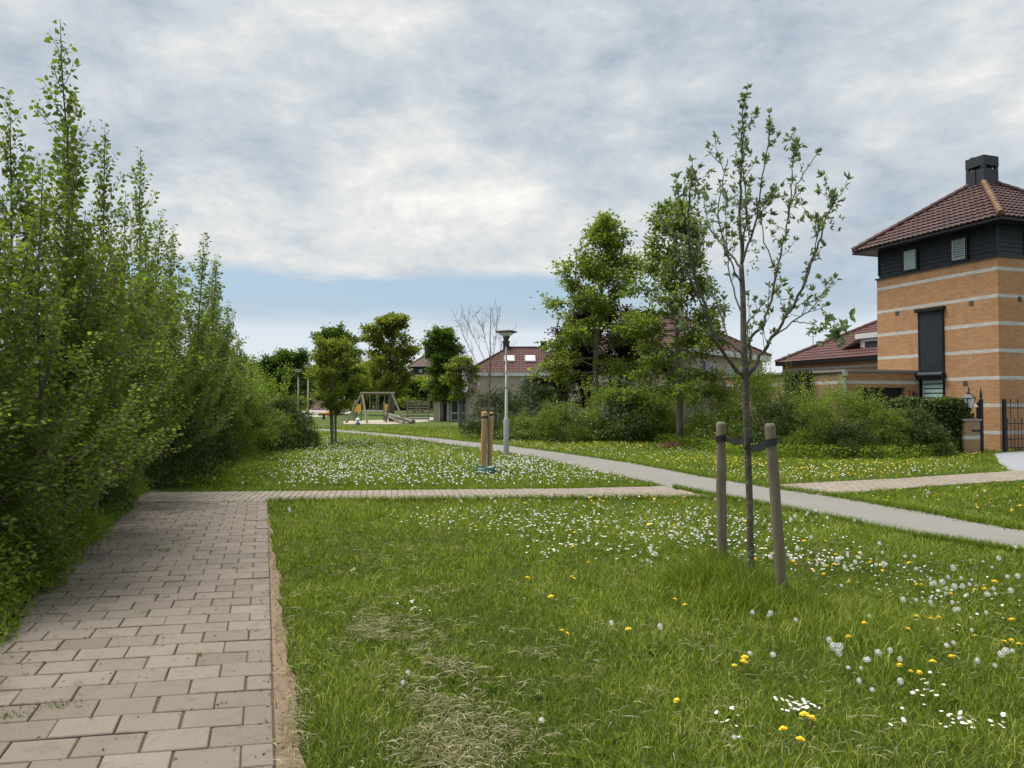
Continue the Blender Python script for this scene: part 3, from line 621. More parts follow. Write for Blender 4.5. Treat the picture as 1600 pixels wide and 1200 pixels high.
# --- brick tower house (local x = right facade direction, local y = left facade direction)
TR = math.atan2(.325, .945)
tw = empty('brick_tower_house', (16.1, 24.6, 0), TR, 'orange brick tower house with white brick bands, black boarded top storey and pyramid roof', 'house')
def tower():
    S_ = 5.08; w = MB(); w.box(0, 0, -.1, S_, S_, 6.45); w.build('wall', M['brick'], tw)
    b = MB()
    b.box(.09, .09, 6.452, S_-.09, S_-.09, 7.72)
    for i in range(8):        # overlapping boards
        z = 6.52+i*.15
        for (x0, y0, x1, y1) in ((.05, .055, S_-.05, .088), (.055, .09, .088, S_-.05)):
            if x1-x0 > 1: b.add([(x0, y0, z), (x1, y0, z), (x1, y0, z+.01), (x0, y0, z+.01), (x0, y0+.026, z+.148), (x1, y0+.026, z+.148)], [(0, 1, 2, 3), (3, 2, 5, 4)])
            else: b.add([(x0, y0, z), (x0, y1, z), (x0, y1, z+.01), (x0, y0, z+.01), (x0+.026, y0, z+.148), (x0+.026, y1, z+.148)], [(3, 2, 1, 0), (4, 5, 2, 3)])
    b.box(.03, .03, 6.6, .085, .085, 7.7); b.box(.03, S_-.09, 6.6, .1, S_-.03, 7.7); b.box(-.05, -.05, 6.44, S_+.05, S_+.05, 6.49)
    b.build('boarding', M['blackwood'], tw)
    for s0, s1, pm in ((1.10, 1.80, 'glass'), (3.15, 3.86, 'blind')):
        f = MB(); z0, z1 = 6.52, 7.42; t = .09
        f.box(-.01, s0, z0, .06, s1, z0+t); f.box(-.01, s0, z1-t, .06, s1, z1); f.box(-.01, s0, z0+t, .06, s0+t, z1-t); f.box(-.01, s1-t, z0+t, .06, s1, z1-t)
        o = f.build('window', M['black'], tw); g_ = MB(); g_.box(.012, s0+t, z0+t, .05, s1-t, z1-t); g_.build('pane', M['glass'] if pm == 'glass' else M['blind'], o)
        sl = MB(); i_ = 0
        sl.box(.002, s0+t, z0+t, .011, s0+t+.035, z1-t); sl.box(.002, s1-t-.035, z0+t, .011, s1-t, z1-t); sl.box(.002, s0+t+.036, z0+t, .011, s1-t-.036, z0+t+.035); sl.build('sash', M['white'], o)
        if pm == 'glass':
            bl = MB()
            for k in range(8): bl.box(-.001, s0+t+.04, z0+t+.05+k*.083, .010, s1-t-.04, z0+t+.09+k*.083)
            bl.build('blind', M['blind'], o)
    for s, z in ((.98, 5.02), (4.1, 5.02), (1.25, 2.27)):
        v = MB(); v.box(-.012, s-.085, z-.08, .02, s+.085, z+.08); v.build('vent', M['bark dark'], tw)
    v = MB(); v.box(.9, -.012, 5.0, 1.07, .02, 5.16); v.build('vent', M['bark dark'], tw)
    w2 = MB(); w2.box(1.3, .03, 6.6, 2.2, .09, 7.4); w2.build('window', M['black'], tw)
    # tall shutter
    f = MB(); f.box(-.05, 2.05, 2.5, .02, 2.13, 4.92); f.box(-.05, 3.05, 2.5, .02, 3.13, 4.92); f.box(-.03, 2.13, 2.5, .02, 3.05, 4.92); o = f.build('shutter_window', M['black'], tw)
    sl = MB()
    for k in range(44): z = 2.72+k*.049; sl.box(-.045, 2.135, z, -.031, 3.045, z+.043)
    sl.build('shutter_slats', M['blackwood'], o)
    h = MB(); h.box(-.13, 1.98, 4.93, .02, 3.22, 5.05); h.build('shutter_box', M['black'], o)
    h = MB(); h.box(-.18, 2.0, 2.46, .02, 3.28, 2.66); h.tube([(-.14, 2.0, 2.6), (-.14, 3.28, 2.6)], .10, 12); h.build('shutter_box', M['blackwood'], o)
    f = MB(); f.box(-.02, 2.05, .3, .03, 2.12, 2.455); f.box(-.02, 2.98, .3, .03, 3.13, 2.455); f.box(-.02, 2.12, .3, .03, 2.98, .4); f.box(-.002, 2.12, .4, .02, 2.98, 2.455); o = f.build('lower_window', M['black'], tw)
    sl = MB()
    for k in range(12): z = .45+k*.168; sl.box(-.018, 2.14, z, -.003, 2.94, z+.125)
    sl.box(-.022, 2.945, .4, -.009, 2.98, 2.45); sl.build('shutter_slats', M['mint'], o)
    ze = 7.62; ov = .62; cx = S_/2; zr = 9.95; mb = MB(); X0, X1 = -ov, S_+ov
    ap = (cx, cx, zr); cs = [(X0, X0, ze), (X1, X0, ze), (X1, X1, ze), (X0, X1, ze)]
    for i in range(4): tiled_face(mb, cs[i], cs[(i+1) % 4], ap, ap, th=.31, tw=.22, wave=.035, lift=.045, tseed=i)
    mb.add([(X0+.02, X0+.02, ze-.015), (X1-.02, X0+.02, ze-.015), (X1-.02, X1-.02, ze-.015), (X0+.02, X1-.02, ze-.015)], [(3, 2, 1, 0)])
    ro = mb.build('roof', M['tile'], tw)
    for i in range(4):
        rb = MB(); ridge_caps(rb, (cs[i][0], cs[i][1], ze+.09), (cx, cx, zr+.07), .10, .3, i); rb.build('ridge_tiles', M['ridge'] if i == 0 else M['tile'], ro)
    e = MB(); zb, zt = ze-.10, ze-.02
    for (a, b_, c, d) in ((X0, X0, X1, X0+.05), (X0, X1-.05, X1, X1), (X0, X0+.052, X0+.05, X1-.052), (X1-.05, X0+.052, X1, X1-.052)): e.box(a, b_, zb, c, d, zt)
    e.box(X0+.06, X0+.06, zb+.01, X1-.06, X1-.06, zb+.04); e.build('eaves', M['black'], tw)
    c = MB(); q = .37; c.box(cx-q, cx-q, 9.3, cx+q, cx+q, 10.30); c.box(cx-q-.008, cx-q-.008, 10.42, cx+q+.008, cx+q+.008, 10.78)
    for a in (-1, 1):
        for b_ in (-1, 1): c.box(cx+a*(q-.06)-.06, cx+b_*(q-.06)-.06, 10.321, cx+a*(q-.06)+.06, cx+b_*(q-.06)+.06, 10.419)
    c.box(cx-.2, cx-.2, 10.321, cx+.2, cx+.2, 10.419)
    for a in (-1, 1): c.box(cx+a*(q+.012)-.012, cx-.03, 9.6, cx+a*(q+.012)+.012, cx+.03, 10.3)
    c.lathe((cx-.2, cx+.2, 10.78), [(.12, 0), (.11, .06), (0, .09)], 10)
    c.build('chimney', M['lampdark'] if False else M['blackwood'], ro)
tower()
# --- garage wing attached to the tower
def garage():
    # local frame of the tower: wall runs from (0,3.13) towards -x, then turns along +y
    g_ = empty('brick_garage', (0, 0, 0), 0, 'low orange brick garage with dark opening and pale coping left of the tower', 'garage'); g_.location = tw.location; g_.rotation_euler = (0, 0, TR)
    H = 2.70; x1 = -.01; x0 = -3.43
    w = MB(); ox0, ox1, oz = -2.95, -.72, 2.15        # opening
    y = 3.13
    w.box(x0, y, 0, ox0, y+.25, H); w.box(ox1, y, 0, x1, y+.25, H); w.box(ox0, y, oz, ox1, y+.25, H); w.build('wall', M['brick low'], g_)
    w = MB(); w.box(x0, y+.252, 0, x0+.25, y+12, H); w.build('side_wall', M['brick dull'], g_)
    c = MB(); c.box(x0-.06, y-.05, H+.002, x1-.002, y+.33, H+.09); c.box(x0-.06, y+.332, H+.002, x0+.31, y+12, H+.09); c.build('coping', M['coping'], g_)
    r = MB(); r.box(x0+.26, y+.26, H-.2, x1-.02, y+12, H-.1); r.build('roof', M['coping'], g_)
    d = MB(); d.box(ox0, y+.14, 0, ox1, y+.20, oz-.002); d.build('dark_opening_panel', M['black'], g_)  # black panel stands in for the shade inside the garage opening
    d = MB(); d.tube([(x0-.10, y-.10, 0), (x0-.10, y-.10, 2.55)], .045, 10); d.lathe((x0-.10, y-.10, 2.5), [(.05, 0), (.10, .05), (.10, .22), (.08, .22)], 12); d.build('drain_pipe', M['galv'], g_)
    # house number, read as 14 with a small letter
    n = MB(); X, Z = -.50, 1.93; yf = y-.02
    def seg(a, b, wd=.035): a, b = V3(*a), V3(*b); n.tube([a, b], wd/2, 4)
    seg((X, yf, Z-.11), (X, yf, Z+.11)); seg((X, yf, Z+.11), (X-.04, yf, Z+.06)); seg((X+.20, yf, Z-.11), (X+.20, yf, Z+.11)); seg((X+.20, yf, Z+.11), (X+.11, yf, Z-.02)); seg((X+.11, yf, Z-.03), (X+.25, yf, Z-.03))
    for k in range(6): a0, a1 = R(40+k*46), R(40+(k+1)*46); seg((X+.34+.05*math.cos(a0), yf, Z-.02+.05*math.sin(a0)), (X+.34+.05*math.cos(a1), yf, Z-.02+.05*math.sin(a1)), .03)
    n.build('house_number', M['black'], g_)
    rs = np.random.RandomState(8); lf = MB(); 
    for (s0, s1, zt, n_) in ((1.6, 3.1, .35, 900), (4.2, 5.4, .2, 500)):
        p = np.stack([np.full(n_, x0-.06)-np.abs(rs.randn(n_))*.07, y+s0+(s1-s0)*rs.rand(n_), H+zt*.3-rs.rand(n_)**1.3*1.2], 1); leaf_geo(lf, p, unit(np.stack([-np.ones(n_)*.4, rs.randn(n_), rs.randn(n_)-.3], 1)), unit(np.stack([-np.ones(n_), rs.randn(n_)*.4, np.ones(n_)*.4], 1)), .10, .08, np.clip(.4+rs.randn(n_)*.2, 0, 1), .08, True)
    iv = lf.build('hanging_ivy', M['dark']); tag(iv, 'dark ivy hanging over the coping of the garage side wall', 'ivy'); iv.location = tw.location; iv.rotation_euler = (0, 0, TR)
garage()
# --- brick bungalow behind
def bungalow():
    h = empty('brick_bungalow', (16.2, 33, 0), TR, 'low orange brick house with dark red hip roof and white dormer behind the garage', 'house')
    w = MB(); w.box(0, -4, 0, 7, 6.3, 3.5); w.build('wall', M['brick low'], h)
    hip_roof(h, 0, 7, -4, 6.3, 3.66, 5.75, 3.7, 'tile red', 'y', .25, .3, 'black', .16)
    d = MB(); d.box(.55, -1.6, 3.75, 3.2, 1.55, 4.55); d.box(.40, -1.75, 4.552, 3.2, 1.7, 4.78)
    d.add([(.3, 1.56, 4.5), (.3, 1.56, 4.55), (2.2, 1.60, 4.55), (.54, 3.0, 4.0)], [(0, 1, 2, 3)]); o = d.build('dormer', M['white'], h)
    window(o, 'y', -1.3, 0.0, 3.95, 4.45, .55); window(o, 'y', .15, 1.3, 3.95, 4.45, .55)
    a = MB(); a.tube([(1.2, 5.4, 4.0), (1.2, 5.4, 5.1)], .02, 5); a.tube([(1.0, 5.4, 5.0), (1.4, 5.4, 5.0)], .012, 4); a.build('antenna', M['galv'], h)
bungalow()
# --- cream house with white fascia
def cream():
    an = math.atan2(.79, .61)
    h = empty('cream_house', (9.95, 40.0, 0), an, 'cream house with white fascia, red roof and teal shutter behind the young tree', 'house')
    w = MB(); w.box(0, 0, 0, 10.2, 7.6, 4.25); w.build('wall', M['cream'], h)
    hip_roof(h, 0, 10.2, 0, 7.6, 4.55, 7.0, 4.4, 'tile red', 'x', .4, .3, 'white', .34)
    win = window(h, 'x', .5, 1.15, 3.25, 3.92, 0, 'white', 'teal'); window(h, 'x', 1.6, 2.6, 2.9, 3.75, 0, 'white', 'glass', (.5,)); window(h, 'x', 4.0, 5.3, 2.7, 3.75, 0, 'white', 'blind', (.35,)); window(h, 'x', 6.0, 7.2, 2.7, 3.75, 0, 'white', 'glass', (.5,)); window(h, 'x', 8.0, 8.9, 2.7, 3.75, 0, 'white', 'blind')
    window(h, 'y', 1.0, 2.3, 1.2, 2.4, 0, 'white', 'glass', (.5,)); window(h, 'y', 3.6, 5.2, 1.2, 3.5, 0, 'white', 'glass', (.3, .6))
    b = MB(); b.box(-.4, -1.25, 2.62, 3.2, -.01, 3.12); b.build('bay_roof', M['blackwood'], h); b = MB(); b.box(-.2, -1.1, 0, 3.0, -.02, 2.61); b.build('bay_wall', M['cream'], h)
    b = MB(); b.box(1.6, .9, 4.8, 3.0, 2.6, 5.75); b.box(1.5, .8, 5.752, 3.1, 2.7, 5.82); b.build('dormer', M['coping'], h)
    b = MB(); b.box(5.5, 3.6, 6.8, 6.1, 4.2, 7.6); b.build('chimney', M['blackwood'], h)
cream()
# --- beige house
def beige():
    x0 = gx(731, 62); x1 = gx(905, 62)
    h = empty('beige_house', (x0, 62, 0), 0, 'beige house with red roof, two skylights and two chimneys behind the near lamp', 'house'); Wd = x1-x0
    w = MB(); w.box(0, 0, 0, Wd, 7.5, 3.75); w.build('wall', M['cream'], h)
    hip_roof(h, 0, Wd, 0, 7.5, 4.05, 6.35, 3.6, 'tile red', 'x', .25, .32, 'white', .30)
    window(h, 'x', 4.5, 6.6, 2.2, 3.6, 0, 'white', 'glass', (.35, .7)); window(h, 'x', 7.1, 9.0, 2.2, 3.6, 0, 'white', 'glass', (.5,))
    for px in (796, 829):
        f = MB(); X = gx(px, 62.5)-x0; a = math.atan2(2.3, 4.0); rot = Matrix.Rotation(a, 3, 'X'); f.cbox((X, 1.75, 5.30), (.95, 1.15, .10), rot); o = f.build('skylight', M['coping'], h)
        g_ = MB(); g_.cbox((X, 1.72, 5.355), (.72, .90, .03), rot); g_.build('pane', M['lampwhite'], o)
    for px in (791, 850):
        c = MB(); X = gx(px, 65.7)-x0; c.box(X-.28, 3.45, 6.1, X+.28, 4.05, 6.85); c.box(X-.34, 3.39, 6.852, X+.34, 4.11, 6.95); c.build('chimney', M['blackwood'], h)
    # entrance annex
    ax0 = gx(672, 61)-x0; a = MB(); a.box(ax0+.15, .1, 0, -.002, 4, 2.15); a.build('annex', M['cream'], h)
    a = MB(); a.box(gx(700, 61)-x0, -.7, 2.152, .35, -.004+.1, 2.42); a.tube([(gx(702, 61)-x0, -.35, 2.42), (.3, -.35, 2.42)], .18, 10); a.build('canopy', M['lampwhite'], h)
    X = lambda p: gx(p, 62)-x0
    window(h, 'x', X(705), X(729), .05, 2.1, .1, 'white', 'glass', (.45,)); b = MB(); b.box(X(705), .02, .62, X(729), .05, .72); b.build('window_sill', M['white'], h)
    d = MB(); d.box(X(688), .03, 0, X(698), .10, 2.1); d.build('door', M['black'], h); d = MB(); d.box(X(685.5), .0, 0, X(687.6), .10, 2.14); d.box(X(698.4), .0, 0, X(701), .10, 2.14); d.build('door_frame', M['white'], h)
    fp = MB(); a_, b_ = P(735, 613, 61.4), P(747, 601, 61.2); fp.tube([a_, b_], .06, 6); o = fp.build('flag_pole', M['red'], None); tag(o, 'slanting red pole on the beige house wall', 'pole'); q = MB(); q.lathe(tuple(b_), [(0, -.12), (.12, -.05), (.12, .1), (0, .18)], 8); q.build('pole_tip', M['lampwhite'], o)
beige()
# --- far tower house
def far_tower():
    Y = 130; s = 5.1; x = gx(668, Y); h = empty('far_brick_house', (x-s/2, Y-s/2, 0), 0, 'small distant brick tower house with pyramid roof between two dark trees', 'house')
    w = MB(); w.box(0, 0, 0, s, s, 6.3); w.build('wall', M['brick'], h); w = MB(); w.box(.06, .06, 6.302, s-.06, s-.06, 7.5); w.build('boarding', M['blackwood'], h)
    hip_roof(h, 0, s, 0, s, 7.55, 10, 3.19, 'tile', 'x', .6, .32, 'black', .1); c = MB(); c.box(s/2-.5, s/2-.5, 9.5, s/2+.5, s/2+.5, 10.9); c.build('chimney', M['blackwood'], h)
    for X, Z in ((.8, 1.0), (3.1, 1.0), (.8, 3.6), (3.1, 3.6)): window(h, 'x', X, X+1.2, Z, Z+1.5, 0, 'white', 'glass', (.5,))
    window(h, 'x', 1.3, 2.0, 6.5, 7.2, .06, 'black', 'blind'); window(h, 'x', 3.0, 3.7, 6.5, 7.2, .06, 'black', 'blind')
    h2 = empty('far_low_house', (gx(585, 140), 140, 0), 0, 'low distant brick house with brown roof behind the swing frame', 'house'); w = MB(); w.box(0, 0, 0, 7, 6, 2.6); w.build('wall', M['brick'], h2); hip_roof(h2, 0, 7, 0, 6, 2.8, 4.5, 3, 'tile', 'x', .3, .34, 'white', .2)
far_tower()
# --- fences
def fence(name, lab, a, b, h, posts, m='fence', boards=9, gap=.3):
    a, b = Vector(a), Vector(b); L = (b-a).length; an = math.atan2(b[1]-a[1], b[0]-a[0]); r = empty(name, a, an, lab, 'fence'); bd = MB(); n = boards; bh = h/n
    for i in range(n): bd.box(0, -.012, .05+i*bh, L, .012, .05+i*bh+bh*(1-gap))
    bd.build('boards', M[m], r)
    for i in range(posts+1): p = MB(); X = L*i/posts; p.box(X-.05, -.07, 0, X+.05, -.014, h+.12); p.build('post', M[m], r)
fence('timber_fence', 'grey board fence behind the bushes, left of the brick garage', P(1062, 640, 34.5).xy.to_3d(), P(1200, 640, 32).xy.to_3d(), 2.45, 4, gap=.12)
fence('timber_fence', 'grey slatted fence between swing frame and beige house', P(636, 650, 66).xy.to_3d(), P(670, 650, 66).xy.to_3d(), 1.75, 1, gap=.45, boards=7)
fence('timber_fence', 'low brown fence left of the cream house behind the maple', P(900, 640, 45).xy.to_3d(), P(1000, 640, 44).xy.to_3d(), 1.7, 5, gap=.1)
# --- gate pier, lantern, gates
def gates():
    y = 23.3; xa = gx(1508, y); pr = empty('gate_pier', (xa, y, 0), R(2), 'small brick gate pier carrying the black lantern', 'pier'); b = MB(); b.box(0, 0, 0, .46, .46, 1.04); b.build('pillar', M['brick pier'], pr); c = MB(); c.box(-.04, -.04, 1.042, .50, .50, 1.10); c.build('cap', M['coping'], pr)
    m = MB(); m.box(.2, -.012, .70, .46, .0-.001, .76); m.build('letter_slot', M['black'], pr)
    ln = empty('lantern', (xa+.25, y+.22, 1.10), 0, 'black carriage lantern standing on the brick gate pier', 'lantern')
    f = MB(); f.lathe((0, 0, 0), [(.15, 0), (.13, .04), (.06, .10), (.035, .2), (.05, .26), (.035, .3), (.09, .35)], 14); f.build('base', M['black'], ln)
    f = MB()
    for i in range(4):
        a = R(45+90*i); f.tube([(.09*math.cos(a), .09*math.sin(a), .35), (.19*math.cos(a), .19*math.sin(a), .64)], .011, 5)
    f.lathe((0, 0, .64), [(.235, 0), (.235, .02), (.10, .12), (.06, .14), (.05, .2), (.03, .22), (.035, .26), (.0, .40)], 4); f.build('frame', M['black'], ln)
    g_ = MB(); g_.lathe((0, 0, .35), [(.085, 0), (.18, .29)], 4); go = g_.build('glass', M['lampwhite'], ln); 
    f = MB(); f.lathe((0, 0, .36), [(.02, 0), (.035, .04), (.035, .16), (0, .19)], 10); f.build('bulb', M['lampwhite'], ln)
    yp = 23.9; x = gx(1532.5, yp); p = empty('gate_post', (x, yp, 0), 0, 'slim black iron gate post with a tall spike beside the brick pier', 'post'); f = MB(); f.box(-.045, -.045, 0, .045, .045, 1.72); f.build('shaft', M['black'], p); f = MB(); f.lathe((0, 0, 1.72), [(.05, 0), (.03, .03), (.045, .08), (.0, .42)], 8); f.build('spike', M['black'], p)
    x = gx(1529.5, 24.3); p = empty('gate_post', (x, 24.3, 0), 0, 'thick black iron gate post with round ball cap behind the spiked one', 'post'); f = MB(); f.box(-.06, -.06, 0, .06, .06, 1.45); f.build('shaft', M['black'], p); f = MB(); f.lathe((0, 0, 1.45), [(.07, 0), (.04, .03), (.03, .05), (.065, .09), (.075, .13), (.05, .19), (0, .21)], 12); f.build('ball_cap', M['black'], p)
    a = P(1570, 700, 23.9); g0 = empty('iron_gate', (a[0], 23.9, 0), TR, 'black wrought iron gate with spear topped bars in front of the tower', 'gate'); Wg = 2.4
    f = MB(); f.box(-.045, -.045, 0, .045, .045, 1.72); f.build('hinge_post', M['black'], g0)
    f = MB()
    for z in (.14, .42, .92, 1.42): f.box(.046, -.012, z, Wg, .012, z+.03)
    for i in range(9): cx = .17+i*.27; t_ = np.linspace(0, 2*math.pi, 10); f.tube(np.stack([cx+.07*np.cos(t_), 0*t_, 1.53+.07*np.sin(t_)], 1), .008, 4, False)
    f.build('rails', M['black'], g0)
    for i in range(14):
        f = MB(); X = .15+i*.16; H_ = 1.72 if i % 2 else 1.08; f.tube([(X, .02, .05), (X, .02, H_-.1)], .010, 6); f.lathe((X, .02, H_-.1), [(.010, 0), (.026, .03), (.0, .15)], 6); f.build('bar', M['black'], g0)
gates()
# ------------------------------------------------------------------ street lamps
def lamp():
    r = empty('street_lamp', (0, 0, 0)); tag(r, '', 'street lamp'); p = MB(); p.lathe((0, 0, -.1), [(.082, 0), (.082, 1.20), (.062, 1.24), (.047, 1.26), (.032, 3.42), (0, 3.43)], 14); p.build('pole', M['galv'], r, True)
    h = MB(); h.lathe((0, 0, 3.30), [(.035, 0), (.05, .12), (.075, .22), (.11, .30), (.115, .33), (.0, .33)], 16); h.build('lamp_housing', M['lampdark'], r, True)
    h = MB(); h.lathe((0, 0, 3.60), [(.11, .02), (.16, .05), (.24, .11), (.23, .115), (.0, .115)], 18); h.build('diffuser', M['lampwhite'], r, True)
    h = MB(); h.lathe((0, 0, 3.72), [(.0, .0), (.33, .015), (.335, .035), (.20, .075), (.0, .085)], 20); h.build('lamp_shade', M['lampdark'], r, True)
    return r
L0 = lamp(); L0.location = G(791, 712.5); L0['label'] = 'near grey park lamp with flat round shade beside the asphalt path'; L0['group'] = 'park lamps'
dup(L0, (gx(481.5, 44.5), 44.5, 0), label='second park lamp standing at the end of the left thicket'); dup(L0, (gx(469, 108), 108, 0), label='far park lamp left of the second one, in front of the dark panel')
dup(L0, (gx(533.5, 128), 128, 0), label='tiny far park lamp right of the painted panels'); dup(L0, (gx(466, 49), 49, -.05), label='park lamp almost hidden by the round dark tree, only its shade showing')
# ------------------------------------------------------------------ stakes and straps
def stake(x, y, h, r, top, m, lab, grp, seed, lean=(0, 0)):
    rs = np.random.RandomState(seed); s = MB(); n = 9; z = np.linspace(-.15, h, n); pts = np.stack([x+lean[0]*z/h+rs.randn(n)*.0015, y+lean[1]*z/h+rs.randn(n)*.0015, z], 1); rr = r*(1+.04*rs.randn(n)); pts = np.vstack([pts, pts[-1]+[0, 0, .02], pts[-1]+[0, 0, .028]]); rr = np.append(rr, [r*.88, r*.6])
    s.tube(pts, rr, 12, True); o = s.build('wooden_stake', M[m], None, True); tag(o, lab, 'stake', grp); return o
def stake_px(bot, top, Yb, wpx, m, lab, grp, seed):
    b = G(*bot); t = P(top[0], top[1], b[1]); return b, t, stake(b[0], b[1], t[2], wpx/2/F*b[1], t, m, lab, grp, seed, (t[0]-b[0], 0))
gs1 = 'stakes of the near young tree'
bL, tL, _ = stake_px((1128.5, 903), (1126.5, 664), 0, 15.2, 'post', 'left weathered round stake of the near young tree', gs1, 1)
bR, tR, _ = stake_px((1224, 948), (1203.5, 667), 0, 17.0, 'post', 'right weathered round stake of the near young tree, leaning left', gs1, 2)
def strap(lab, loops, m='rubber'):
    root = MB()
    for pts, w_, th in loops:
        pts = [V3(*p) for p in pts]; k = len(pts); V = []
        for i in range(k):
            T = unit(pts[min(i+1, k-1)]-pts[max(i-1, 0)]); N = unit(np.cross(T, [0, 0, 1.])); up = np.cross(N, T); up = up/np.linalg.norm(up)*w_/2
            if up[2] < 0: up = -up
            o = N*th/2; V += [pts[i]-up-o, pts[i]+up-o, pts[i]+up+o, pts[i]-up+o]
        Fs = []
        for i in range(k-1):
            for j in range(4): Fs.append((i*4+j, i*4+(j+1) % 4, i*4+4+(j+1) % 4, i*4+4+j))
        Fs += [(3, 2, 1, 0), (k*4-4, k*4-3, k*4-2, k*4-1)]; root.add([tuple(v) for v in V], Fs)
    o = root.build('tree_strap', M[m]); tag(o, lab, 'strap'); return o
def ring(c, r, z, tilt=0, n=18, a0=0, a1=360): return [(c[0]+r*math.cos(R(a0+(a1-a0)*i/n)), c[1]+r*math.sin(R(a0+(a1-a0)*i/n)), z+tilt*math.cos(R(a0+(a1-a0)*i/n))) for i in range(n+1)]
def at_h(b, t, z): k = z/t[2]; return (b[0]+(t[0]-b[0])*k, b[1], z)
trk = P(1168, 690, 6.44); zl = 1.36; cl = at_h(bL, tL, P(1127, 684, bL[1])[2]); cr = at_h(bR, tR, P(1204, 690, bR[1])[2]); rl = 15.2/2/F*bL[1]+.006; rr_ = 17/2/F*bR[1]+.006
zt1 = P(1168, 688, 6.44)[2]; zt2 = P(1168, 697, 6.44)[2]-.02
strap('black rubber strap tying the near young tree to its left stake', [(ring(cl, rl, cl[2], .012), .055, .004), ([(cl[0]+rl*.6, cl[1]-rl*.8, cl[2]-.008), ((cl[0]+trk[0])/2, (cl[1]+6.40)/2, (cl[2]+zt1)/2-.03), (trk[0]-.01, 6.398, zt1-.005), (trk[0]+.035, 6.41, zt1+.004)], .045, .005), ([(cl[0]+rl*.5, cl[1]+rl*.8, cl[2]-.01), ((cl[0]+trk[0])/2, (cl[1]+6.5)/2, (cl[2]+zt1)/2-.02), (trk[0], 6.485, zt1+.01), (trk[0]+.042, 6.45, zt1)], .04, .005)])
strap('black rubber strap tying the near young tree to its right stake', [(ring(cr, rr_, cr[2], .01), .055, .004), ([(trk[0]-.030, 6.41, zt2+.02), (trk[0]+.005, 6.394, zt2), ((cr[0]+trk[0])/2, (cr[1]+6.40)/2, (cr[2]+zt2)/2-.035), (cr[0]-rr_*.6, cr[1]-rr_*.8, cr[2]+.0)], .048, .005), ([(trk[0]-.03, 6.46, zt2+.02), (trk[0]+.01, 6.49, zt2), ((cr[0]+trk[0])/2, (cr[1]+6.49)/2, (cr[2]+zt2)/2-.01), (cr[0]-rr_*.5, cr[1]+rr_*.8, cr[2])], .04, .005)])
gs2 = 'fresh stakes of the bare tree'
b1, t1_, _ = stake_px((755.5, 737), (757, 645), 0, 9, 'post new', 'left fresh yellow stake of the bare tree', gs2, 3); b2, t2_, _ = stake_px((764.5, 736.5), (767, 646), 0, 8.5, 'post new', 'right fresh yellow stake of the bare tree', gs2, 4)
cA, cB = at_h(b1, t1_, 1.30), at_h(b2, t2_, 1.33); tb = G(763, 738)
strap('black strap round the fresh stakes of the bare tree', [(ring(cA, .068, 1.28, .01), .05, .004), (ring(cB, .066, 1.33, .01), .05, .004), ([(cA[0]+.05, cA[1]+.04, 1.27), (tb[0], tb[1]+.0, 1.26)], .045, .006)])
gb = MB(); c_ = G(758.5, 741); gb.lathe((c_[0], c_[1]+.05, -.03), [(.245, 0), (.25, .19), (.238, .19), (.233, .02)], 26); tag(gb.build('watering_ring', M['green plastic'], None, True), 'dark green plastic watering ring round the foot of the bare tree', 'watering ring')
gs3 = 'stakes of the small olive tree'
b1, t1_, _ = stake_px((518, 694), (517, 636), 0, 3.8, 'post old', 'left grey stake of the small olive tree', gs3, 5); b2, t2_, _ = stake_px((524.5, 693), (524, 641), 0, 3.8, 'post old', 'right grey stake of the small olive tree', gs3, 6)
cA, cB = at_h(b1, t1_, 1.15), at_h(b2, t2_, 1.15); strap('dark strap joining the grey stakes of the small olive tree', [(ring(cA, .055, 1.13), .06, .004), (ring(cB, .055, 1.13), .06, .004), ([(cA[0]+.03, cA[1]-.06, 1.12), (cB[0]-.03, cB[1]-.06, 1.14)], .06, .006)])
for i, px in enumerate((717.5, 721.5, 726)):
    stake_px((px, 670), (px, 632), 0, 2.4, 'post old', ('leftmost', 'middle', 'rightmost')[i]+' thin grey stake of the young tree by the beige house', 'thin stakes of the young tree near the beige house', 7+i)
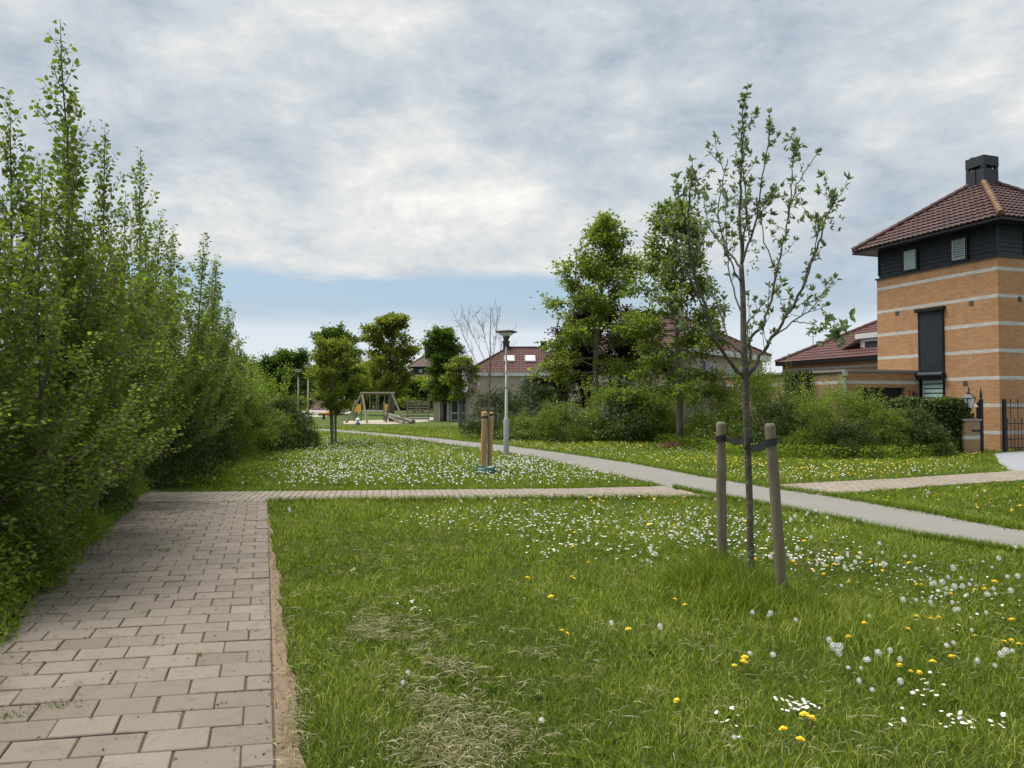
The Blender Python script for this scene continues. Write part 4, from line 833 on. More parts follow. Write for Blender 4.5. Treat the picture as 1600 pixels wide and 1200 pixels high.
# ------------------------------------------------------------------ playground
def play():
    Y = 57.5; f = MB; sw = empty('swing_frame', tuple(G(590, 660)), 0, 'large grey wooden swing frame with slanted legs over the sand pit', 'swing'); o = Vector(sw.location); q = lambda px, py, y: tuple(P(px, py, y)-o)
    b = f(); b.tube([q(563, 614.5, Y), q(617, 614.5, Y)], .10, 10); b.build('top_beam', M['post old'], sw)
    for top, foot, yy in (((566, 614), (541, 659), Y-1.0), ((566, 616), (574, 661), Y-2.2), ((611, 616), (603, 657), Y+1.2), ((612, 614), (632, 659), Y-1.2)):
        b = f(); t_ = q(top[0], top[1], Y); fx = (foot[0]-800)/F*yy-o[0]; b.tube([t_, (fx, yy-o[1], -o[2])], .085, 8); b.build('leg', M['post old'], sw)
    for px, hz in ((583, 0), (596, 0)):
        b = f(); 
        for d in (-.25, .25): a = q(px, 615, Y); b.tube([(a[0]+d, a[1], a[2]), (a[0]+d, a[1], .55)], .022, 5)
        o2 = b.build('chains', M['galv'], sw); s = f(); s.cbox((a[0], a[1], .53), (.56, .2, .05)); s.build('swing_seat', M['rubber'], sw)
    for i, (x0, x1, y0, y1, lab) in enumerate(((552.5, 564.5, 631.5, 643.5, 'left yellow and orange play panel on a post'), (600, 609, 631.5, 642.5, 'right yellow and orange play panel on a post'))):
        Yp = 62; r = empty('activity_board', (gx((x0+x1)/2, Yp), Yp, 0), 0, lab, 'play panel', 'yellow play panels by the swing'); w = gx(x1, Yp)-gx(x0, Yp); za, zb = P(0, y1, Yp)[2], P(0, y0, Yp)[2]
        b = f(); b.box(-w/2, 0, za, w/2, .08, zb); b.build('board', M['yellow'], r); b = f(); s_ = 1 if i else -1; b.poly([(-w/2, -.02), (w/2*.2, -.02), (-w/2, -.01)], 0, 0) if False else b.add([(s_*w/2, -.012, za), (s_*w*.05, -.012, za), (s_*w/2, -.012, zb*.95), (s_*w/2, -.004, za), (s_*w*.05, -.004, za), (s_*w/2, -.004, zb*.95)], [(0, 1, 2, 2)[:3], (5, 4, 3)]); b.build('orange_corner', M['red' if i else 'orange'], r)
        for s in (-1, 1): b = f(); b.tube([(s*w/2, .06, 0), (s*w/2, .06, zb+.25)], .07, 7); b.build('post', M['post old'], r)
    r = empty('play_rail', (gx(582, 62), 62, 0), 0, 'grey rail with posts running between the two yellow play panels', 'rail'); b = f(); b.tube([(-1.4, .3, .85), (1.15, .3, .85)], .05, 6); b.build('rail', M['galv'], r)
    for X in (-1.4, 1.1): b = f(); b.tube([(X, .3, 0), (X, .3, 1.5)], .09, 7); b.build('post', M['post old'], r)
    b = f(); b.cbox((gx(612, 62), 62, 1.05), (.42, .4, 2.1), None, .04); tag(b.build('climbing_pole', M['bark dark']), 'thick dark wooden climbing post inside the right swing legs', 'post')
    b = f(); b.tube([P(603, 647, 62), P(646, 659, 55)], .16, 8); b.tube([P(604, 650, 61), P(630, 661, 55.5)], .09, 6); tag(b.build('balance_beam', M['post old']), 'slanting wooden balance beam ending right of the swing frame', 'beam')
    b = f(); b.box(gx(544, 63), 63, 0, gx(556, 63), 64, .65); tag(b.build('wooden_deck', M['post old']), 'low wooden play deck below the left yellow panel', 'deck') if False else None
    for px, H_, lab in ((538, 2.0, 'thin grey play post left of the left yellow panel'), (549, 1.7, 'slanted thin grey play post beside the left yellow panel')):
        b = f(); x = gx(px, 64); b.tube([(x, 64, 0), (x+(.35 if px == 549 else 0), 64, H_)], .05, 6); b.lathe((x+(.35 if px == 549 else 0), 64, H_), [(.06, 0), (.07, .04), (0, .07)], 7); tag(b.build('play_post', M['galv']), lab, 'post')
    # spring toy
    g0 = G(506, 656); r = empty('spring_toy', (g0[0], g0[1], 0), 0, 'orange and yellow spring rocker on the grass left of the olive tree', 'spring toy'); b = f(); t_ = np.linspace(0, 6*2*math.pi, 60); b.tube(np.stack([.11*np.cos(t_), .11*np.sin(t_), .03+.35*t_/t_[-1]], 1), .018, 5); b.build('spring', M['black'], r)
    b = f(); b.poly([(-.5, -.12), (.35, -.12), (.35, .12), (-.5, .12)], .38, .50); b.build('seat', M['black'], r); b = f(); b.lathe((.42, 0, .30), [(.0, 0), (.17, .05), (.20, .35), (.12, .5), (0, .52)], 10); b.build('body', M['orange'], r); b = f(); b.box(-.45, -.15, .505, .2, .15, .62); b.build('saddle', M['yellow'], r)
    # small white and blue rocker near the swing
    g0 = G(559, 664); r = empty('rocker_toy', (g0[0], g0[1], 0), .5, 'small white and blue rocking toy in front of the swing frame', 'spring toy'); b = f(); b.lathe((0, 0, 0), [(.10, 0), (.08, .22), (.14, .28), (.15, .38), (.08, .48), (0, .5)], 12); b.build('body', M['lampwhite'], r, True); b = f(); b.lathe((0, -.02, .02), [(.17, 0), (.16, .14), (0, .15)], 12); b.build('base', simple('blue paint', (.04, .13, .35), .5, 0, 9, .1), r)
play()
# painted panels far away
def graf_mat():
    m, g, b = mat('sprayed panel', .8, 0, .2); o = objco(g); n = g.noise(o, 1.6, 3, .6, 1.6); n2 = g.noise(g.n('ShaderNodeMapping', i={'Vector': o, 'Location': (7, 3, 9)}).outputs[0], 2.4, 3, .6, 2.0)
    c = g.ramp(n, [(.36, (.30, .33, .33)), (.44, (.40, .13, .13)), (.50, (.55, .50, .45)), (.56, (.42, .16, .16)), (.62, (.25, .34, .28))], 'CONSTANT'); c = g.mix(g.ramp(n2, [(.60, 0), (.62, 1)], 'CONSTANT'), c, (.10, .10, .12, 1)); g.l(c, b.inputs['Base Color']); return m
GM = graf_mat()
for px0, px1, y0, Y, m, lab, hh in ((486, 498, 622, 137, GM, 'tall grey and red spray painted panel', 2.2), (498.3, 511, 626, 137.5, GM, 'lower grey and pink spray painted panel with sloping top', 1.9), (457, 473, 622.5, 136, M['black'], 'dark shelter wall behind the far lamp', 2.2), (474, 480, 623, 137, M['orange'], 'narrow orange painted panel left of the second lamp pole', 2.1)):
    b = MB(); xa, xb = gx(px0, Y), gx(px1, Y)
    if 'sloping' in lab: b.add([(xa, Y, 0), (xb, Y, 0), (xb, Y, 1.1), (xa, Y, hh), (xa, Y+.2, 0), (xb, Y+.2, 0), (xb, Y+.2, 1.1), (xa, Y+.2, hh)], [(0, 1, 2, 3), (5, 4, 7, 6), (3, 2, 6, 7), (1, 5, 6, 2), (4, 0, 3, 7)])
    else: b.box(xa, Y, 0, xb, Y+.2, hh)
    r = b.build('painted_panel', m); tag(r, lab, 'panel', 'painted panels at the far end'); b = MB(); b.box(xa-.05, Y-.06, hh if 'sloping' not in lab else -.0, xb+.05, Y-.012, (hh+.1) if 'sloping' not in lab else .12); b.build('rim', M['concrete'], r)
# heap of cut twigs
def heap():
    rs = np.random.RandomState(3); c = G(1050, 699); m = MB()
    for i in range(150):
        a = rs.rand()*6.28; q = rs.rand()**.6*.42; p = curve(rs, (q*math.cos(a), q*math.sin(a)*.7, .02+.22*(1-q/.42)*rs.rand()), (rs.randn(), rs.randn(), .3*rs.rand()), rs.uniform(.12, .4), 3, .2); m.tube(p, [.007, .006, .005, .003], 3, False)
    n = 700; q = rs.randn(n, 3)*[.2, .14, .06]; q[:, 2] = np.abs(q[:, 2])+.02; leaf_geo(m, q, unit(rs.randn(n, 3)), unit(rs.randn(n, 3)), .06, .03, rs.rand(n), .1, True)
    tag(m.build('twig_heap', simple('dead brown twigs', (.22, .13, .07), .9, 0, 20, .4), loc=c), 'small heap of brown cut twigs at the foot of the right hand bushes', 'twig heap')
heap()
def poplar(seed, H=6.0, name='poplar_sapling', lab='', low=.08, dens=1.0):
    rs = np.random.RandomState(seed); root = empty(name, (0, 0, 0)); tag(root, lab, 'sapling'); wd = MB(); lf = MB()
    lead = curve(rs, (0, 0, -.05), (rs.randn()*.05, rs.randn()*.05, 1), H+.05, 14, .028, .10)
    lead[:, 2] *= H/lead[-1, 2]
    wd.tube(lead, np.linspace(.034, .004, len(lead)), 7); leaves_along(rs, lf, lead, .3, .027, .072, .056, .32, .4)
    for i in range(3):
        t = rs.uniform(.18, .5); p, T = at_curve(lead, np.array([t])); a = rs.rand()*6.28; L = H*rs.uniform(.26, .44)*(1.25-t)
        co = curve(rs, p[0], (math.cos(a)*.55, math.sin(a)*.55, 1), L, 9, .05, .12); wd.tube(co, np.linspace(.014, .003, 10), 5, False); leaves_along(rs, lf, co, .05, .016, .070, .056, .3, .4)
        for k in range(14):
            tt = rs.uniform(.05, .85); q, T2 = at_curve(co, np.array([tt])); sb = curve(rs, q[0], T2[0]*.7+rs.randn(3)*.6, L*(.08+.30*(1-tt)*rs.rand()), 4, .1, .08); wd.tube(sb, np.linspace(.004, .0015, 5), 3, False); leaves_along(rs, lf, sb, .05, .024, .066, .054, .3+.2*rs.rand(), .5)
    nl = int(56*dens); az = rs.rand()*6
    for i in range(nl):
        t = low+(.95-low)*((i+rs.rand()*.6)/nl); p, T = at_curve(lead, np.array([t])); p = p[0]; az += 2.4+rs.randn()*.3
        L = (.15+2.3*(1-t)**1.15*(.30+.75*rs.rand()))*H/6; el = R(rs.uniform(25, 62)+10*t)
        d = (math.cos(az)*math.cos(el), math.sin(az)*math.cos(el), math.sin(el))
        br = curve(rs, p, d, L, 7, .07, .09); wd.tube(br, np.linspace(.004+.010*(1-t), .002, len(br)), 4, False)
        leaves_along(rs, lf, br, .10, .023, .072, .058, .30+.25*rs.rand(), .5)
        for k in range(int(1+L*3.2)):
            tt = rs.uniform(.2, .85); q, T2 = at_curve(br, np.array([tt])); dd = T2[0]+rs.randn(3)*.55+np.array([0, 0, .25])
            sb = curve(rs, q[0], dd, L*(.22+.25*rs.rand()), 4, .1, .06); wd.tube(sb, np.linspace(.003, .0015, len(sb)), 3, False)
            leaves_along(rs, lf, sb, .05, .024, .068, .055, .3+.25*rs.rand(), .5)
    wd.build('stem', M['bark'], root, True); lf.build('foliage', M['poplar'], root); return root
def shrub(seed, R_=1.0, H=2.0, nl=9000, L=.055, W_=.032, m='shrub', lab='', name='shrub', shoots=14, lumps=26, blossom=0, stems=12, base=0.0):
    rs = np.random.RandomState(seed); root = empty(name); tag(root, lab, 'shrub'); wd = MB(); lf = MB(); ends = []
    for i in range(lumps):
        a = rs.rand()*6.283; e = math.asin(rs.rand()**.9); rr = .55+.30*rs.rand()
        c = np.array([math.cos(a)*math.cos(e)*R_*rr, math.sin(a)*math.cos(e)*R_*rr, base+H*.13+H*.66*math.sin(e)*(.75+.3*rs.rand())]); ends.append((c, R_*(.22+.16*rs.rand())))
    for i in range(15):
        a = rs.rand()*6.283; ends.append((np.array([math.cos(a)*R_*.78, math.sin(a)*R_*.78, base+H*.13]), R_*.30))
    for i in range(stems):
        c, r = ends[rs.randint(len(ends))]; s0 = np.array([rs.randn()*.12*R_, rs.randn()*.12*R_, 0]); md = (s0+c)/2+np.array([0, 0, .1*H])
        t = np.linspace(0, 1, 6)[:, None]; pts = (1-t)**2*s0+2*t*(1-t)*md+t*t*c; wd.tube(pts, np.linspace(.016, .005, 6)*max(.7, R_), 5, False)
    w = np.array([r**2 for c, r in ends]); w /= w.sum(); idx = rs.choice(len(ends), nl, p=w)
    Cc = np.array([c for c, r in ends])[idx]; rr = np.array([r for c, r in ends])[idx]
    d = unit(rs.randn(nl, 3)); d[:, 2] = np.where(d[:, 2] < -.3, -d[:, 2], d[:, 2]); rad = rr*(.55+.5*rs.rand(nl)**.6)*(1+.22*np.sin(d[:, 0]*7+idx)*np.cos(d[:, 1]*6+idx))
    pos = Cc+d*rad[:, None]*np.array([1, 1, .85]); pos[:, 2] = np.maximum(pos[:, 2], .02+rs.rand(nl)*.1)
    dirn = unit(d*.8+rs.randn(nl, 3)*.6); N = unit(d*.6+np.array([0, 0, .8])+rs.randn(nl, 3)*.45); s = .6+.7*rs.rand(nl)
    lt = .34+.22*((idx*37) % 10/10-.5)+rs.randn(nl)*.17
    leaf_geo(lf, pos, dirn, N, L*s, W_*s, np.clip(lt, 0, 1), .1, True, .1)
    for i in range(shoots):
        a = rs.rand()*6.283; q = R_*.75*math.sqrt(rs.rand()); z0 = base+H*(.80-.30*(q/R_)**2); l = H*(.16+.20*rs.rand())
        sh = curve(rs, (math.cos(a)*q, math.sin(a)*q, z0), (math.cos(a)*.35, math.sin(a)*.35, 1), l, 5, .08, .05)
        wd.tube(sh, np.linspace(.005, .002, 6), 3, False); leaves_along(rs, lf, sh, .0, .020, L*1.05, W_*1.1, .5, .6)
    wd.build('stems', M['bark dark'], root, True); lf.build('foliage', M[m], root)
    if blossom:
        k = rs.choice(nl, blossom); bl = MB(); pb = pos[k]+d[k]*.03; leaf_geo(bl, pb, unit(rs.randn(blossom, 3)), unit(d[k]+.2), .045, .045, rs.rand(blossom), 0, True); bl.build('blossom', M['blossom'], root)
    return root
def tree(seed, H, zc, Rm, shape, nleaf, L, m, lab, name='tree', nb=34, up=(25, 60), trunk_r=.11, spray=.35, loc=(0, 0, 0), gaps=.0, bark='bark', subs=5, lean=0.0, cat='tree', flat=.55, wl=.75):
    rs = np.random.RandomState(seed); root = empty(name, loc); tag(root, lab, cat); wd = MB(); lf = MB()
    lead = curve(rs, (0, 0, -.1), (lean, 0, 1), H+.1, 12, .02, .08); lead[:, 2] *= H/lead[-1, 2]
    lead[:, 0] -= lead[0, 0]; lead[:, 1] -= lead[0, 1]
    wd.tube(lead, trunk_r*(1-np.linspace(0, 1, 13)**1.2*.93), 9); ends = []; az = rs.rand()*6
    for i in range(nb):
        t = (i+.5+rs.rand()*.4)/nb; z = zc+(H*.97-zc)*t; p, T = at_curve(lead, np.array([z/H])); p = p[0]
        az += 2.4+rs.randn()*.35; Rr = Rm*shape(t)*(.78+.4*rs.rand()); el = R(up[0]+(up[1]-up[0])*t+rs.randn()*6)
        Lb = min(Rr/max(.35, math.cos(el))*.95, (H*1.0-z)/max(.15, math.sin(el))*.92+.12*Rm)
        br = curve(rs, p, (math.cos(az)*math.cos(el), math.sin(az)*math.cos(el), math.sin(el)), Lb, 7, .09, -.02)
        wd.tube(br, np.linspace(trunk_r*.32*(1-t*.6), .006, 8), 5, False); ends.append((br, Lb))
        for k in range(subs):
            tt = rs.uniform(.3, .92); q, T2 = at_curve(br, np.array([tt])); sb = curve(rs, q[0], T2[0]+rs.randn(3)*.75*np.array([1, 1, flat]), Lb*.42*(.6+.6*rs.rand())*(1.15-tt*.4), 5, .14, .02)
            wd.tube(sb, np.linspace(.012, .004, 6), 4, False); ends.append((sb, Lb*.5))
    w = np.array([e[1] for e in ends]); w *= (.35+rs.rand(len(w))*1.3); w /= w.sum(); cnt = rs.multinomial(nleaf, w)
    PP = []; DD = []; TT = []
    for (pts, l), n in zip(ends, cnt):
        if n == 0: continue
        t = .28+.75*rs.rand(n)**.8; q, T_ = at_curve(pts, np.minimum(t, 1)); sp = spray*(.35+.65*t)[:, None]
        off = rs.randn(n, 3)*sp*np.array([.5, .5, .3]); PP.append(q+off); DD.append(unit(T_*.6+off*1.2/(sp+.01)+rs.randn(n, 3)*.5)); TT.append(np.full(n, rs.randn()*.12))
    PP = np.concatenate(PP); DD = np.concatenate(DD); TT = np.concatenate(TT); n = len(PP); s = .6+.7*rs.rand(n)
    leaf_geo(lf, PP, DD, unit(np.array([0, 0, 1.])+rs.randn(n, 3)*.55), L*s, L*wl*s, np.clip(.4+TT+rs.randn(n)*.18, 0, 1), .1, True, .15)
    wd.build('trunk', M[bark], root, True); lf.build('crown', M[m], root); return root
# ---- left thicket
def top_place(px, py, Y): p = P(px, py, Y); return (p[0], p[1], 0), p[2]
popl = [poplar(s, 6.0, lab='poplar sapling') for s in (3, 8, 21, 34)]
pop_spots = [  # px of tip, py of tip, depth, rotation, label
 (85, 38, 8.1, .3, 'tallest poplar sapling, its leafy leader rising highest above the path thicket'),
 (28, 130, 7.5, 2.0, 'poplar sapling with a split top just left of the tallest one'),
 (128, 168, 9.0, 4.1, 'slim poplar sapling just right of the tallest one'),
 (163, 200, 10.3, 1.2, 'leaning poplar sapling whose tip is third right of the tallest one'),
 (-35, 90, 6.6, 3.3, 'poplar sapling cut by the left edge of the photo'),
 (60, 262, 6.7, 5.0, 'shorter bright green poplar sapling in front of the tallest one'),
 (187, 292, 11.4, 2.9, 'poplar sapling with a thin top in the dip left of the lone spire'),
 (225, 240, 13.8, .9, 'poplar sapling forming the lone narrow spire beside the path end'),
 (262, 326, 14.8, 3.7, 'poplar sapling just right of the lone narrow spire'),
 (300, 366, 15.6, 5.5, 'poplar sapling with outward bent tip near the end of the tall thicket'),
 (322, 395, 17.5, 1.9, 'slender poplar sapling standing over the dark bush at the path end'),
 (343, 470, 19.0, 2.2, 'small poplar sapling on the right flank of the thicket'),
 (368, 520, 20.5, .2, 'thin sparse sapling rising out of the round green bush'),
 (395, 562, 23.0, 4.4, 'low sapling at the right end of the thicket row'),
 (105, 330, 8.0, 1.1, 'poplar sapling leaning over the left path edge, leaves large and bright'),
 (150, 385, 9.2, 3.0, 'poplar sapling of middle height hanging over the brick path verge'),
 (10, 330, 6.2, 4.7, 'poplar sapling nearest the camera on the left'),
 (205, 400, 11.8, 5.9, 'bushy poplar sapling below the lone narrow spire'),
 (255, 440, 14.2, .5, 'bushy poplar sapling above the end of the brick path'),
 (206, 350, 12.6, 2.6, 'poplar sapling filling the gap left of the lone spire'), (283, 350, 16.4, 4.0, 'poplar sapling between the lone spire and the bent tip'),
 (312, 405, 18.5, .1, 'poplar sapling just left of the slender one over the dark bush'), (332, 440, 20.5, 2.5, 'poplar sapling just right of the slender one over the dark bush'), (354, 505, 22, 5.1, 'leafy low sapling before the thin sparse one')]
for i, (px, py, Y, rz, lab) in enumerate(pop_spots):
    loc, h = top_place(px, py, Y); wide = 1.0 if py < 300 else 1.15
    o = popl[i % 4]
    if i >= 4: o = dup(popl[i % 4], loc, rz)
    o.location = loc; o.rotation_euler = (0, 0, rz); k = h/6.0; o.scale = (max(k, .75)*wide, max(k, .75)*wide, k); tag(o, lab, 'sapling', 'poplar saplings in the thicket left of the path')
sA = shrub(41, 1.0, 1.75, 8500, .055, .036, 'shrub', name='shrub', shoots=10)
sB = shrub(42, 1.1, 2.0, 9000, .05, .034, 'weed', name='shrub', shoots=22)
sC = shrub(43, 1.15, 1.7, 9000, .065, .040, 'dark', name='dark_shrub', shoots=6)
sD = shrub(44, 1.0, 1.35, 8000, .05, .03, 'shrub', name='flowering_shrub', shoots=14, blossom=260)
_used = {}
def put(src, x, y, k, rz, lab, group, kz=None):
    first = src.name not in _used; _used[src.name] = 1
    o = src if first else dup(src, (x, y, 0)); o.location = (x, y, 0); o.rotation_euler = (0, 0, rz); o.scale = (k, k, kz or k); tag(o, lab, 'shrub', group); return o
def edge_pt(t, off): p = Lft0+ld*t+Vector((ld[1], -ld[0], 0))*(-off); return p[0], p[1]
gl = 'shrubs in the thicket left of the path'
for i, (t, off, k, kz, src, lab) in enumerate([
  (-2.6, .85, .85, .85, sA, 'leafy shrub at the bottom left corner beside the nearest pavers'),
  (-1.2, 1.0, .95, 1.0, sC, 'dark glossy shrub at the left border beside the near pavers'),
  (.3, .95, .85, .85, sB, 'light green shrub spilling on the near left path verge'),
  (1.5, 1.05, .85, .85, sA, 'rounded shrub at the left verge, second from the near pavers'),
  (2.9, 1.0, .82, .9, sB, 'yellow green shrub at the middle of the left verge'),
  (4.2, 1.1, .85, .95, sA, 'mid green shrub at the left verge where the path narrows'),
  (5.6, 1.1, .8, .95, sC, 'dark shrub among poplar stems at the left verge'),
  (7.0, 1.15, .85, .9, sB, 'pale shrub beside the far third of the left verge'),
  (8.3, 1.05, .8, .8, sA, 'low shrub at the far corner of the left verge'),
  (-.3, 2.3, 1.3, 1.35, sB, 'tall leafy shrub filling the thicket at the photo left border'),
  (1.8, 2.4, 1.3, 1.4, sA, 'tall shrub in the second row behind the near verge'),
  (4.0, 2.5, 1.3, 1.45, sC, 'tall dark shrub deep inside the near half of the thicket'),
  (6.2, 2.5, 1.25, 1.5, sB, 'tall bright shrub deep inside the far half of the thicket'),
  (8.4, 2.5, 1.2, 1.5, sA, 'tall shrub behind the path end inside the thicket'),
  (2.8, 4.3, 1.5, 1.7, sC, 'big dark shrub at the back of the thicket, near half'),
  (6.5, 4.5, 1.5, 1.8, sC, 'big dark shrub at the back of the thicket, far half')]):
    x, y = edge_pt(t, off-(.33 if t > .5 else .0)); put(src, x, y, k, i*1.7, lab, gl, kz)
gr = 'shrubs at the far end of the left thicket'
for i, (px, Y, k, kz, src, lab) in enumerate([
  (262, 14.7, .82, .95, sC, 'dark shrub touching the end of the brick path'), (222, 15.0, .9, 1.2, sA, 'mid green shrub right behind the end corner of the brick path'),
  (300, 16.6, .85, 1.15, sC, 'dark shrub right of the one touching the path end'), (250, 18, 1.5, 1.7, sB, 'tall light green shrub behind the dark ones at the path end'),
  (320, 19.5, 1.3, 1.5, sA, 'tall shrub between the path end and the round bush'), (356, 22, 1.25, 1.45, sB, 'bright bush left of the round bush by the dandelion lawn'),
  (385, 24, 1.2, 1.2, sC, 'dark skirt of the round bush above the weedy bank'), (400, 25.5, 1.4, 1.5, sB, 'big round bright green bush beyond the weedy bank'),
  (436, 26, 1.15, 1.15, sC, 'dark bush second from the lawn end of the thicket'), (446, 27.5, 1.3, 1.25, sA, 'rounded green bush at the lawn end of the thicket'),
  (466, 27.5, .75, .75, sD, 'pale flowering bush at the very end of the thicket'), (380, 31, 1.7, 1.9, sA, 'tall bush at the rear of the thicket end'), (330, 27, 1.9, 1.95, sA, 'wide tall bush at the rear of the thicket middle')]):
    put(src, gx(px, Y), Y, k, i*2.3+.4, lab, gr, kz)
# ---- shrubs along the right lawn
gs = 'shrubs along the back gardens on the right'
for i, (px, Y, k, kz, src, lab) in enumerate([
  (778, 33, 1.35, 1.20, sC, 'dark bush behind the near street lamp pole'), (806, 31.5, .95, .8, sD, 'white flowering bush just right of the near street lamp pole'),
  (842, 36, 1.6, 1.4, sC, 'tall dark bush below the beige house windows'), (836, 31, 1.0, .8, sD, 'blossoming low bush left of the large tree trunk'),
  (876, 30.5, 1.15, .95, sA, 'mid green bush left of the large tree trunk, right of the blossoming one'), (912, 30.5, 1.1, 1.05, sD, 'white speckled bush below the large tree trunk'),
  (945, 31, 1.3, 1.2, sB, 'yellow green bush right of the large tree trunk'), (985, 30.5, 1.35, 1.25, sC, 'deep green bush midway between the two large tree trunks'),
  (1016, 30.5, 1.3, 1.3, sA, 'full green bush left of the thinner tall tree trunk'), (1062, 31.2, 1.2, 1.2, sB, 'light bush behind the thinner tall tree trunk'),
  (1118, 27.2, 1.05, 1.1, sB, 'yellow green bush beside the left wooden stake'), (1130, 25.5, 1.1, 1.15, sD, 'pale speckled bush behind the left wooden stake'),
  (1180, 25.5, 1.3, 1.45, sB, 'tall light bush directly behind the young tree trunk'), (1215, 23.3, 1.0, .95, sC, 'dark low bush behind the right wooden stake'),
  (1238, 26, 1.3, 1.45, sD, 'tall speckled bush below the ivy topped wall'), (1262, 22.6, 1.0, 1.05, sA, 'mid green bush right of the right wooden stake'),
  (1300, 23.5, 1.1, 1.08, sB, 'bright bush in front of the drain pipe'), (1345, 22.8, .95, .92, sB, 'bright bush with tall shoots in front of the dark garage opening'),
  (1385, 22.3, .95, .86, sA, 'low rounded green bush in front of the garage wall'), (1425, 22.4, .95, .8, sC, 'low dark bush in front of the clipped ivy hedge'),
  (1325, 21.6, .8, .6, sC, 'small dark bush lowest at the grass edge'), (1455, 22.6, .6, .5, sA, 'smallest bush at the foot of the clipped hedge')]):
    put(src, gx(px, Y), Y, k, i*1.9+.2, lab, gs, kz*1.14)
# clipped ivy hedge
def hedge(name, lab, x0, x1, y0, y1, h, rz, loc, n=14000, L=.085, m='dark', top=.04):
    rs = np.random.RandomState(77); root = empty(name, loc, rz); tag(root, lab, 'hedge'); lf = MB(); co = MB()
    f = rs.rand(n); u = rs.rand(n, 3); p = np.stack([x0+(x1-x0)*u[:, 0], y0+(y1-y0)*u[:, 1], h*u[:, 2]], 1); nn = np.zeros((n, 3))
    a = f < .5; b = (f >= .5) & (f < .78); c = (f >= .78) & (f < .89); d = f >= .89
    p[a, 1] = y0; nn[a, 1] = -1; p[b, 2] = h; nn[b, 2] = 1; p[c, 0] = x0; nn[c, 0] = -1; p[d, 0] = x1; nn[d, 0] = 1
    p += rs.randn(n, 3)*.05+nn*.05*np.sin(p[:, :1]*5+p[:, 2:]*4); s = .6+.6*rs.rand(n); D = unit(nn*.5+rs.randn(n, 3)*.6-np.array([0, 0, .3]))
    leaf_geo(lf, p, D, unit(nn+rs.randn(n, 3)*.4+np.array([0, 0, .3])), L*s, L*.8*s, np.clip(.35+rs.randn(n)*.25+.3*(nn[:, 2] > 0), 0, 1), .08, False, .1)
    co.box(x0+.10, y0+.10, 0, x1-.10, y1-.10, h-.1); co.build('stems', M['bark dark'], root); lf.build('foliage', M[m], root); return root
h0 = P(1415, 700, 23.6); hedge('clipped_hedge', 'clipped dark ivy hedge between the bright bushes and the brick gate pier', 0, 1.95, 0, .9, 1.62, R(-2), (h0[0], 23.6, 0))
# ---- trees
cone = lambda t: (1-t)**.75*(.55+.45*min(1, t*5)); egg = lambda t: math.sin(math.pi*min(1, .18+.82*t))**.7 if t < 1 else .1; col_ = lambda t: (.75+.25*math.sin(6*t))*(1-t**3)
ybase = 36.0
tree(101, 10.7, 2.9, 3.3, lambda t: (1-t)**.78*(.72+.28*min(1, t*4)), 20000, .16, 'oak', 'tall broad tree with ragged green crown and pale trunk left of the thinner tall tree', 'oak_tree', 54, (4, 60), .17, .40, (gx(926, 36), 36, 0), subs=6)
tree(102, 9.1, 2.15, 2.6, lambda t: (1-t)**.75*(.75+.25*min(1, t*4)), 15000, .14, 'oak', 'tall slim tree with layered green crown partly behind the young staked tree', 'oak_tree', 50, (0, 60), .13, .34, (gx(1061, 27.8), 27.8, 0), subs=6)
tree(103, 6.4, 1.6, 2.9, egg, 22000, .14, 'maple', 'dark red leaved maple between the two tall green trees', 'maple_tree', 30, (10, 50), .12, .4, (gx(955, 39), 39, 0), bark='bark dark')
tree(104, 5.2, 1.5, 1.9, lambda t: (1-t)**.6, 11000, .12, 'maple', 'second dark red leaved maple at the left of the large tree', 'maple_tree', 20, (10, 50), .1, .4, (gx(883, 39), 39, 0), bark='bark dark')
t1 = tree(105, 3.9, 1.1, .80, lambda t: math.sin(math.pi*(.2+.75*t))**.8, 9000, .095, 'olive', 'small olive green tree tied between two grey stakes on the dandelion lawn', 'young_tree', 26, (25, 70), .05, .22, (gx(520, 28.5), 28.5, 0), cat='tree')
tree(106, 10.0, 1.8, 2.5, lambda t: math.sin(math.pi*(.22+.74*t))**.6, 20000, .30, 'deep', 'tall dark green tree rising behind the small olive tree', 'broadleaf_tree', 46, (20, 70), .2, .55, (gx(524, 92), 92, 0))
tree(107, 10.8, 1.6, 2.75, lambda t: math.sin(math.pi*(.2+.72*t))**.6, 22000, .27, 'olive', 'full olive green tree behind the swing frame', 'broadleaf_tree', 50, (25, 72), .2, .50, (gx(612, 84), 84, 0))
tree(108, 7.3, 1.4, 1.15, lambda t: math.sin(math.pi*(.22+.76*t))**.7, 18000, .18, 'deep', 'dense upright dark green tree left of the beige house', 'upright_tree', 44, (35, 75), .12, .4, (gx(691, 61), 61, 0))
tree(109, 4.1, 1.8, .95, lambda t: math.sin(math.pi*(.2+.75*t))**.7, 7000, .13, 'olive', 'young light green tree with three thin stakes near the beige house', 'young_tree', 24, (20, 60), .05, .25, (gx(720, 45), 45, 0))
tree(110, 7.8, .8, 3.6, lambda t: math.sin(math.pi*(.3+.66*t))**.6, 26000, .32, 'deep', 'round dark green tree at the far end left of the second lamp', 'broadleaf_tree', 40, (15, 65), .22, .8, (gx(449, 105), 105, 0))
gfar = 'distant trees closing the park'
